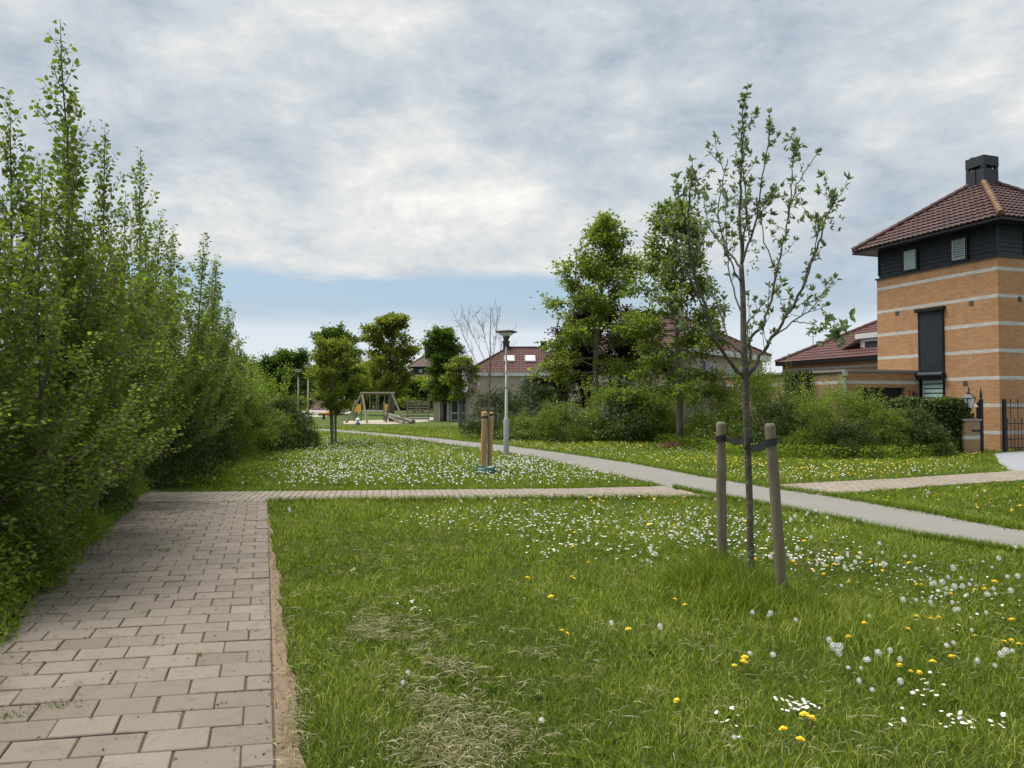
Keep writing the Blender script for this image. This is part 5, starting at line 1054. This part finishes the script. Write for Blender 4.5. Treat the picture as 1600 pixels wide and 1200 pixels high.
for i, (px, Y, H, Rm, m, lab) in enumerate([(408, 120, 6.6, 4.2, 'olive', 'low distant tree left of the round dark one'), (500, 150, 8, 6, 'oak', 'distant tree behind the colourful painted panels'),
   (548, 125, 6.5, 4.5, 'olive', 'distant tree between the olive tree and the swing'), (590, 135, 6, 5.5, 'deep', 'distant tree right behind the swing frame'), (575, 160, 9.5, 3.5, 'olive', 'thin topped distant tree left of the full olive tree'),
   (660, 110, 4.2, 4, 'oak', 'low distant tree below the far brick tower'), (340, 110, 7, 6, 'deep', 'distant tree hidden behind the thicket end'), (470, 170, 9, 8, 'deep', 'distant tree behind the second lamp head'), (635, 170, 7, 7, 'deep', 'distant tree behind the grey fence'),
   (530, 180, 6, 9, 'deep', 'widest distant tree far behind the panels'), (420, 180, 8, 9, 'oak', 'widest distant tree far behind the thicket end')]):
    tag(tree(200+i, H, .5, Rm, lambda t: math.sin(math.pi*(.34+.6*t))**.6, 11000, .40, m, lab, 'distant_tree', 26, (10, 60), .2, .9, (gx(px, Y), Y, 0)), group=gfar)
# ---- low garden hedge at right and undergrowth
def weeds():
    rs = np.random.RandomState(9); mb = MB(); X = []; Y = []; Hh = []
    n = 26000; t = rs.rand(n)*12.5-3.5; o_ = rs.rand(n)**.8*.95-.12+.12*vnoise(t, t*0, .5, 5); e = Lft0[0]+ld[0]*t-ld[1]*o_; f = Lft0[1]+ld[1]*t+ld[0]*o_
    X.append(e); Y.append(f); Hh.append((.05+.62*np.clip(o_+.1, 0, 1))*(.3+.8*rs.rand(n)))
    n = 12000; y = 13.5+rs.rand(n)**.7*11; x = gx(215, y)+(rs.rand(n))*(gx(470, y)-gx(215, y)); nz = vnoise(x, y, .8, 3); k = (nz > .25) & ~inpoly(x, y, CROSS); x, y, nz = x[k], y[k], nz[k]; lim = ((x/y*F+800) > 400) & (rs.rand(len(x)) > .25); x, y, nz = x[~lim], y[~lim], nz[~lim]
    X.append(x); Y.append(y); Hh.append((.05+.38*nz*np.clip((430-(x/y*F+800))/120+.25, .15, 1))*(.4+.8*rs.rand(len(x))))
    n = 9000; px = 800+rs.rand(n)*690; pe = np.interp(px, [800, 900, 1000, 1060, 1150, 1250, 1350, 1450, 1500], [679, 686, 688, 697, 712, 716, 719, 716, 711]); yy = pe-rs.rand(n)*6+2; v = (yy-627)/F; y = EYE/v; x = (px-800)/F*y
    X.append(x); Y.append(y); Hh.append(.06+.32*rs.rand(n)**1.5)
    x = np.concatenate(X); y = np.concatenate(Y); z = np.concatenate(Hh); n = len(x); D = unit(np.stack([rs.randn(n), rs.randn(n), rs.rand(n)*.9], 1)); s = .55+.8*rs.rand(n); s *= np.clip(y/14, .75, 1.9)
    leaf_geo(mb, np.stack([x, y, z], 1), D, unit(np.array([0, 0, 1.])+rs.randn(n, 3)*.4), .060*s, .034*s, np.clip(.42+rs.randn(n)*.2, 0, 1), .1, True, .15)
    m = 16000; i = rs.choice(n, m); V, tt = blades(x[i]+rs.randn(m)*.04, y[i]+rs.randn(m)*.04, z[i]*1.0+.10+.10*rs.rand(m), .006*np.clip(y[i]/9, .8, 2), .13, 5, np.clip(.35+rs.randn(m)*.2, 0, 1)); add_blades(mb, V, tt)
    tag(mb.build('undergrowth', M['weed']), 'nettles, long grass and weeds at the feet of the shrubs', 'weeds', kind='stuff')
weeds()
# ---- young staked tree (hero)
def hero():
    Y0 = 6.44; rs = np.random.RandomState(17); root = empty('young_tree', tuple(G(1174, 925))); tag(root, 'young grey barked tree with sparse budding leaves between two weathered stakes', 'tree')
    off = Vector(root.location); wd = MB(); lf = MB(); segs = []
    def pp(lst, dz0=0.0, dz1=0.0):
        n = len(lst); return np.array([list(P(a, b, Y0+dz0+(dz1-dz0)*i/(n-1))-off) for i, (a, b) in enumerate(lst)])
    def smooth(pts, k=4):
        n = len(pts); q = []
        for i in range(n-1):
            p0, p1, p2, p3 = pts[max(i-1, 0)], pts[i], pts[i+1], pts[min(i+2, n-1)]
            for t in np.arange(k)/k: q.append(.5*((2*p1)+(-p0+p2)*t+(2*p0-5*p1+4*p2-p3)*t*t+(-p0+3*p1-3*p2+p3)*t**3))
        q.append(pts[-1]); return np.array(q)
    tr = pp([(1175, 935), (1173, 870), (1171, 780), (1168, 700), (1166, 640), (1165, 585), (1162, 540), (1161, 470), (1158, 413)]); tr = smooth(tr)
    wd.tube(tr, np.interp(np.linspace(0, 1, len(tr)), [0, .05, .3, .62, .7, 1], [.036, .030, .029, .030, .029, .021]), 12)
    def limb(lst, d0, d1, r0, r1, leaf=.35, dens=1.0, tw=10):
        p = smooth(pp(lst, d0, d1)); p[1:-1] += rs.randn(len(p)-2, 3)*.006; wd.tube(p, np.linspace(r0*.82, r1, len(p))**1.0, 7, False); segs.append((p, leaf, dens, tw)); return p
    limb([(1158, 416), (1158, 360), (1157, 300), (1159, 235), (1161, 195), (1160, 168)], 0, 0, .017, .004, .05, 1.7, 12)
    limb([(1157, 420), (1166, 350), (1163, 290), (1158, 255)], 0, .1, .012, .004, .2, 1.2, 5)
    limb([(1165, 592), (1140, 567), (1118, 530), (1104, 488), (1086, 435), (1077, 399), (1075, 345), (1078, 300), (1083, 280)], 0, -.55, .022, .004, .5, 1.4, 16)
    limb([(1104, 488), (1085, 450), (1068, 420), (1052, 375), (1034, 338)], -.2, -.1, .011, .003, .5, 1.1, 8)
    limb([(1086, 435), (1078, 380), (1068, 330), (1058, 295)], -.4, -.75, .009, .003, .5, 1.0, 6)
    limb([(1158, 552), (1140, 536), (1114, 521), (1085, 512), (1066, 508)], 0, -.3, .010, .003, .3, .7, 6)
    limb([(1157, 418), (1135, 390), (1112, 362), (1104, 345), (1100, 300)], 0, .5, .012, .003, .3, 1.0, 9)
    limb([(1157, 440), (1140, 405), (1128, 370), (1122, 320), (1132, 270), (1124, 245)], 0, -.4, .009, .0025, .3, 1.0, 8)
    limb([(1165, 588), (1171, 555), (1173, 530), (1190, 508), (1200, 480), (1213, 424), (1222, 385), (1231, 345), (1240, 302), (1262, 262), (1279, 237)], 0, .45, .020, .003, .5, 1.2, 18)
    limb([(1231, 345), (1236, 300), (1238, 262), (1241, 228)], .3, .2, .008, .003, .3, 1.5, 5)
    limb([(1167, 590), (1188, 556), (1206, 528), (1228, 497), (1253, 452), (1271, 399), (1285, 360), (1297, 325), (1303, 308)], 0, -.4, .021, .003, .5, 1.2, 18)
    limb([(1206, 528), (1249, 495), (1270, 478), (1287, 458), (1298, 438)], -.1, .5, .009, .003, .4, 1.1, 8)
    limb([(1162, 540), (1174, 500), (1196, 470), (1212, 455)], 0, .4, .009, .003, .4, .9, 6)
    limb([(1158, 416), (1173, 370), (1184, 330), (1189, 290), (1197, 235), (1203, 195)], 0, -.3, .013, .003, .35, 1.3, 12)
    limb([(1213, 424), (1196, 380), (1190, 340), (1196, 315), (1220, 290)], .15, -.1, .007, .002, .3, .8, 6)
    limb([(1160, 500), (1145, 450), (1137, 405), (1135, 350), (1133, 300)], 0, .55, .010, .003, .3, 1.0, 8)
    limb([(1253, 452), (1262, 420), (1275, 380), (1276, 340)], -.25, -.5, .007, .003, .3, 1.2, 6)
    limb([(1150, 560), (1128, 500), (1112, 455), (1098, 405)], -.05, .6, .010, .003, .3, 1.0, 8)
    limb([(1240, 503), (1262, 505), (1283, 512), (1303, 516)], -.1, -1.0, .006, .003, .5, .8, 2)
    allp = []
    for p, leaf, dens, tw in list(segs):
        for k in range(tw):
            t = rs.uniform(.12, .97); q, T = at_curve(p, np.array([t])); L = rs.uniform(.06, .26)
            sb = curve(rs, q[0], T[0]+rs.randn(3)*.65+np.array([0, 0, .35]), L, 4, .12, .12); wd.tube(sb, np.linspace(.0035, .0018, 5), 4, False); allp.append((sb, .3, dens*.9))
        allp.append((p, leaf, dens))
    def rosette(c, T, n, L):
        d = unit(T+rs.randn(n, 3)*.62); leaf_geo(lf, c+rs.randn(n, 3)*.007, d, unit(rs.randn(n, 3)+np.array([0, 0, .5])), L*(.5+.7*rs.rand(n)), L*.46*(.6+.6*rs.rand(n)), np.clip(.4+rs.randn(n)*.25, 0, 1), .16, False, .12)
    for p, leaf, dens in allp:
        ln = np.linalg.norm(np.diff(p, axis=0), axis=1).sum(); rosette(p[-1], unit(p[-1]-p[-2]), 9, .052)
        n = int(ln*(1-leaf)/.045*dens)
        for t in leaf+(1-leaf)*rs.rand(max(n, 1)):
            q, T = at_curve(p, np.array([t])); d = unit(T[0]+rs.randn(3)*.6); rosette(q[0]+d*.015, d, rs.randint(2, 5), .041)
    for (a, b, dz, n, L, r) in ((1160, 155, 0, 12, .06, .02), (1159, 205, 0, 30, .06, .04), (1158, 240, 0, 34, .06, .05), (1157, 270, 0, 25, .06, .05), (1083, 285, -.55, 34, .07, .05), (1090, 310, -.5, 26, .06, .05), (1082, 335, -.5, 18, .06, .05), (1242, 232, .2, 26, .075, .035),
                            (1034, 340, -.1, 14, .06, .03), (1302, 312, -.4, 16, .06, .03), (1300, 345, -.4, 16, .06, .03), (1203, 200, -.3, 12, .06, .03), (1165, 320, 0, 18, .05, .05), (1165, 345, 0, 16, .05, .04), (1175, 380, 0, 20, .05, .06), (1170, 405, .1, 18, .05, .05), (1255, 320, .3, 12, .06, .03), (1250, 345, .3, 14, .06, .04), (1200, 315, -.2, 12, .06, .04),
                            (1305, 516, -1.0, 26, .11, .05), (1318, 518, -1.05, 16, .11, .04), (1278, 520, -.8, 8, .06, .03)):
        c = np.array(P(a, b, Y0+dz)-off)
        for k in range(n//2): rosette(c+rs.randn(3)*r, unit(rs.randn(3)*.6+np.array([0, 0, .5])), 3, L*.78)
    wd.build('trunk', M['bark hero'], root, True); lf.build('crown', M['white beam'], root); return root
hero()
# ---- bare staked tree
def bare():
    base = G(763, 738); rs = np.random.RandomState(4); root = empty('bare_tree', tuple(base)); tag(root, 'leafless young tree with thin spreading twigs tied to two fresh yellow stakes', 'tree'); wd = MB(); Y0 = base[1]; off = Vector(base)
    def pp(lst, dz): return np.array([list(P(a, b, Y0+dz*i/(len(lst)-1))-off) for i, (a, b) in enumerate(lst)])
    br = [pp([(763, 742), (763, 690), (764, 640), (765, 600), (766, 560), (766, 520), (767, 478)], 0)]
    wd.tube(br[0], [.028, .024, .022, .02, .013, .008, .003], 7, False)
    for lst, dz, r in (([(765, 605), (752, 580), (735, 548), (722, 520), (716, 498)], .3, .009), ([(765, 590), (756, 560), (742, 530), (730, 505), (725, 497)], -.3, .009), ([(765, 600), (775, 570), (784, 540), (792, 515)], .4, .009), ([(765, 580), (772, 550), (776, 515), (778, 484)], -.2, .008),
                       ([(764, 615), (780, 596), (792, 580), (799, 545)], -.3, .008), ([(764, 625), (748, 612), (733, 590), (718, 560)], .2, .008), ([(766, 560), (758, 530), (752, 505)], .2, .006), ([(764, 640), (748, 622), (735, 615)], -.3, .006), ([(764, 630), (782, 612), (796, 603)], .3, .006)):
        p = pp(lst, dz); wd.tube(p, np.linspace(r, .0025, len(p)), 5, False); br.append(p)
    for p in list(br):
        for k in range(15):
            q, T = at_curve(p, np.array([rs.uniform(.3, .95)])); sb = curve(rs, q[0], T[0]+rs.randn(3)*.55+np.array([0, 0, .3]), rs.uniform(.15, .5), 4, .1, .08); wd.tube(sb, np.linspace(.0038, .0022, 5), 3, False)
            for j in range(2):
                q2, T2 = at_curve(sb, np.array([rs.uniform(.3, .9)])); s2 = curve(rs, q2[0], T2[0]+rs.randn(3)*.6, rs.uniform(.08, .2), 3, .1, .1); wd.tube(s2, [.0026]*4, 3, False)
    wd.build('trunk', M['bark'], root, True)
bare()
# ------------------------------------------------------------------ flowers
M['fluff'] = leaf_mat('dandelion fluff', (.66, .66, .63), (.84, .84, .81), None, .3, .8, .1, (1, 1, 1))
M['stalk'] = simple('flower stalk', (.16, .17, .06), .7, 0, 9, .2, 0)
M['petal yellow'] = simple('yellow petals', (.72, .50, .01), .6, 0, 30, .1, 0)
M['petal white'] = simple('white petals', (.70, .70, .68), .6, 0, 30, .06, 0)
def clock_mb(rs, r=.021, h=.13, n=70, thick=.0016):
    m = MB(); m.cur = 1; lean = rs.randn(2)*.02; pts = np.array([(lean[0]*t*t, lean[1]*t*t, h*t) for t in np.linspace(0, 1, 5)]); m.tube(pts, thick, 4, False); c = pts[-1]+np.array([0, 0, r*.2])
    m.cur = 0; i = np.arange(n)+.5; ph = np.arccos(1-2*i/n); th = math.pi*(1+5**.5)*i; d = np.stack([np.cos(th)*np.sin(ph), np.sin(th)*np.sin(ph), np.cos(ph)], 1)
    t1 = unit(np.cross(d, [0.3, .2, 1])); t2 = np.cross(d, t1); w = r*.17; Cc = c+d*r
    V = np.stack([Cc+t1*w, Cc+t2*w, Cc-t1*w, Cc-t2*w], 1); m.add(V.reshape(-1, 3), np.arange(n)[:, None]*4+np.array([[0, 1, 2, 3]]), np.repeat(rs.rand(n), 4))
    m.lathe(tuple(c), [(0, -.006), (.006, 0), (0, .006)], 6); return m
def yellow_mb(rs, r=.019, h=.06):
    m = MB(); m.cur = 1; m.tube([(0, 0, 0), (.003, 0, h*.5), (0, .004, h)], .0018, 4, False); m.cur = 0; tl = rs.randn(2)*.2
    for ring_, rr, zz, n in ((0, r, .002, 22), (1, r*.8, .006, 18), (2, r*.5, .009, 12)):
        for k in range(n):
            a = 6.283*k/n+ring_*.2+rs.randn()*.05; w = .0022; c, s = math.cos(a), math.sin(a); z = h+zz; m.add([(-s*w*.4, c*w*.4, h), (s*w*.4, -c*w*.4, h), (c*rr+s*w, s*rr-c*w, z+c*rr*tl[0]+s*rr*tl[1]), (c*rr-s*w, s*rr+c*w, z+c*rr*tl[0]+s*rr*tl[1])], [(0, 1, 2, 3)])
    m.lathe((0, 0, h), [(r*.6, .003), (r*.5, .010), (0, .012)], 10); return m
def daisy_mb(rs, r=.010, h=.055):
    m = MB(); m.cur = 1; m.tube([(0, 0, 0), (0, 0, h)], .0011, 3, False); m.cur = 0; tl = rs.randn(2)*.25
    for k in range(13):
        a = 6.283*k/13; w = .0021; c, s = math.cos(a), math.sin(a); z = h+.001; m.add([(-s*w*.5, c*w*.5, z), (s*w*.5, -c*w*.5, z), (c*r+s*w, s*r-c*w, z+c*r*tl[0]+s*r*tl[1]), (c*r-s*w, s*r+c*w, z+c*r*tl[0]+s*r*tl[1])], [(0, 1, 2, 3)])
    m.cur = 2; m.lathe((0, 0, h+.001), [(.0032, 0), (.0025, .002), (0, .003)], 6); return m
def spots(lst, seed):
    rs = np.random.RandomState(seed); X = []; Y = []
    for (px, py, n, sx, sy) in lst:
        for k in range(n):
            a, b = px+rs.randn()*sx, py+rs.randn()*sy
            if b > 640: p = G(a, b); X.append(p[0]); Y.append(p[1])
    x, y = np.array(X), np.array(Y); k = np.ones(len(x), bool)
    for p in NOGRASS+[SOIL]: k &= ~inpoly(x, y, p)
    k &= (x > gx(325, y)) & ~((y < 12) & (x < gx(432, y))); x, y = x[k], y[k]; o = np.argsort(y); return x[o], y[o]
def region(x, y):
    px = 800+x/y*F; py = 627+EYE*F/y
    if py < 780: return 'beyond the cross path'
    if px > 1230: return 'front right part' if py > 975 else 'right of the weathered stakes'
    if px > 1090: return 'in front of the weathered stakes' if py > 950 else 'around the weathered stakes'
    return 'left of the weathered stakes'
def flowers(name, protos, pts, lab, cat, grp, bulk_lab, far, seed, mats, smax=(.8, 1.25)):
    rs = np.random.RandomState(seed); x, y = pts; srcs = []
    for i in range(min(300, len(x))):
        j = i % len(protos)
        if len(srcs) <= j: o = protos[j].build(name, mats); srcs.append(o); tag(o, lab, cat, grp)
        else: o = srcs[j].copy(); C.objects.link(o)
        reg = region(x[i], y[i]); o['label'] = lab+', '+reg; o['group'] = grp+', '+reg
        k = rs.uniform(*smax); o.location = (x[i], y[i], 0.004); o.rotation_euler = (rs.randn()*.12, rs.randn()*.12, rs.rand()*6.28); o.scale = (k, k, k*rs.uniform(.8, 1.25))
    if len(x) > 300:
        m = MB(); xx, yy = x[300:], y[300:]; n = len(xx); r, h = far; zz = h*(.7+.7*rs.rand(n)); s = r*(.75+.5*rs.rand(n)); c = np.stack([xx, yy, zz], 1)
        fl = .75 if name == 'dandelion_clock' else .35
        for a, b, d, e in (((1, 0, 0), (0, 1, 0), (0, 0, 1), 0),):
            u = np.array([(1, 0, 0), (0, 1, 0), (-1, 0, 0), (0, -1, 0), (.0, 0, fl), (0, 0, -fl)]); V = c[:, None]+u[None]*s[:, None, None]
            T = np.array([(0, 1, 4), (1, 2, 4), (2, 3, 4), (3, 0, 4), (1, 0, 5), (2, 1, 5), (3, 2, 5), (0, 3, 5)]); m.add(V.reshape(-1, 3), (np.arange(n)[:, None, None]*6+T).reshape(-1, 3), np.repeat(rs.rand(n), 6))
        o = m.build(name, mats[0]); tag(o, bulk_lab, cat, kind='stuff')
rs = np.random.RandomState(2)
clocks = spots([(705, 812, 9, 25, 6), (820, 810, 12, 40, 8), (760, 818, 5, 60, 10), (547, 900, 1, 3, 3), (1022, 882, 10, 16, 7), (1180, 850, 26, 60, 18), (1250, 880, 10, 40, 12), (1300, 890, 14, 50, 12), (1420, 920, 10, 60, 25), (1470, 940, 16, 45, 14), (1500, 960, 12, 60, 12), (1190, 984, 3, 10, 4),
   (1345, 1062, 9, 40, 8), (1380, 1100, 3, 30, 8), (1500, 1000, 6, 60, 30), (1530, 1060, 5, 50, 30), (1255, 1050, 4, 80, 15), (1100, 830, 22, 60, 14), (930, 830, 24, 80, 18), (1060, 845, 18, 50, 14), (990, 800, 16, 120, 8), (1240, 830, 14, 90, 12), (640, 1080, 2, 30, 10), (840, 1155, 1, 3, 3), (1440, 890, 10, 80, 10), (1250, 985, 3, 40, 10), (1144, 1178, 1, 3, 3), (950, 960, 2, 80, 40), (460, 812, 2, 15, 5),
   (1560, 905, 5, 40, 15), (700, 725, 620, 130, 16), (560, 700, 460, 70, 12), (860, 745, 130, 80, 9), (500, 740, 260, 60, 14), (640, 750, 260, 130, 9), (580, 720, 380, 80, 14), (800, 727, 240, 30, 8), (640, 662, 90, 120, 6), (820, 690, 100, 120, 6), (1000, 712, 120, 120, 8), (1250, 740, 130, 130, 8), (1450, 735, 50, 90, 6), (1450, 785, 20, 90, 10), (500, 690, 120, 30, 8)], 21)
flowers('dandelion_clock', [clock_mb(rs, .0125+.0018*k, .06+.025*k) for k in range(4)], clocks, 'round white dandelion seed head', 'dandelion clock', 'dandelion clocks nearest in the lawn', 'white dandelion seed heads strewn over the farther lawns', (.019, .09), 5, [M['fluff'], M['stalk']])
yel = spots([(550, 905, 1, 3, 3), (1150, 1062, 3, 12, 8), (875, 1002, 2, 14, 4), (980, 1003, 1, 3, 3), (1062, 1110, 1, 3, 3), (1240, 1160, 4, 14, 10), (1430, 1060, 5, 22, 8), (1450, 985, 6, 30, 8), (1340, 890, 10, 50, 8), (1500, 930, 7, 50, 15), (1560, 1010, 5, 30, 15), (905, 910, 3, 25, 6), (1330, 1010, 2, 30, 10), (1180, 870, 8, 50, 15), (1070, 950, 3, 20, 8), (1000, 830, 12, 120, 14), (960, 785, 26, 130, 5), (1400, 900, 5, 60, 10), (1230, 935, 4, 20, 8), (830, 930, 2, 30, 10),
   (1090, 720, 40, 30, 3), (1160, 725, 60, 60, 5), (1290, 738, 80, 90, 6), (1400, 725, 50, 60, 5), (980, 697, 50, 60, 4), (900, 690, 50, 60, 5), (1420, 785, 26, 80, 9), (1560, 770, 20, 40, 6), (1580, 800, 16, 30, 8), (1500, 715, 22, 20, 3), (560, 740, 20, 60, 10), (1220, 750, 30, 60, 5), (1000, 775+9, 10, 90, 3), (1330, 745, 50, 60, 3), (870, 700, 30, 60, 4)], 22)
flowers('dandelion_flower', [yellow_mb(rs, .017+.003*k, .045+.02*k) for k in range(3)], yel, 'yellow dandelion flower in the lawn', 'dandelion', 'yellow dandelions nearest in the lawn', 'yellow dandelion flowers on the farther lawns', (.030, .07), 6, [M['petal yellow'], M['stalk']])
dai = spots([(1250, 1120, 22, 16, 5), (1240, 1125, 8, 40, 6), (1140, 1135, 8, 20, 10), (1505, 1143, 16, 20, 5), (1560, 1150, 8, 20, 4), (1440, 1115, 12, 25, 20), (1445, 1090, 6, 20, 5), (1470, 995, 12, 22, 6), (1420, 930, 46, 60, 14), (1290, 885, 40, 40, 7), (1320, 892, 30, 30, 5), (1080, 845, 50, 60, 12), (1140, 820, 60, 60, 8), (900, 850, 30, 50, 8), (860, 870, 15, 20, 5), (640, 955, 5, 15, 4), (650, 963, 6, 10, 3),
   (870, 822, 110, 70, 10), (1000, 810, 120, 120, 14), (1180, 845, 120, 80, 18), (700, 815, 60, 60, 8), (1200, 880, 40, 40, 8), (1500, 940, 30, 60, 10), (1400, 905, 30, 60, 8), (960, 860, 30, 60, 12), (1540, 960, 15, 40, 10), (870, 735, 200, 60, 8), (1150, 745, 130, 100, 6), (1040, 820, 50, 90, 10)], 23)
flowers('daisy', [daisy_mb(rs, .0085+.001*k, .045+.01*k) for k in range(3)], dai, 'tiny white daisy low in the lawn', 'daisy', 'daisies nearest in the lawn', 'tiny white daisies in the farther lawn', (.016, .055), 7, [M['petal white'], M['stalk'], M['petal yellow']])
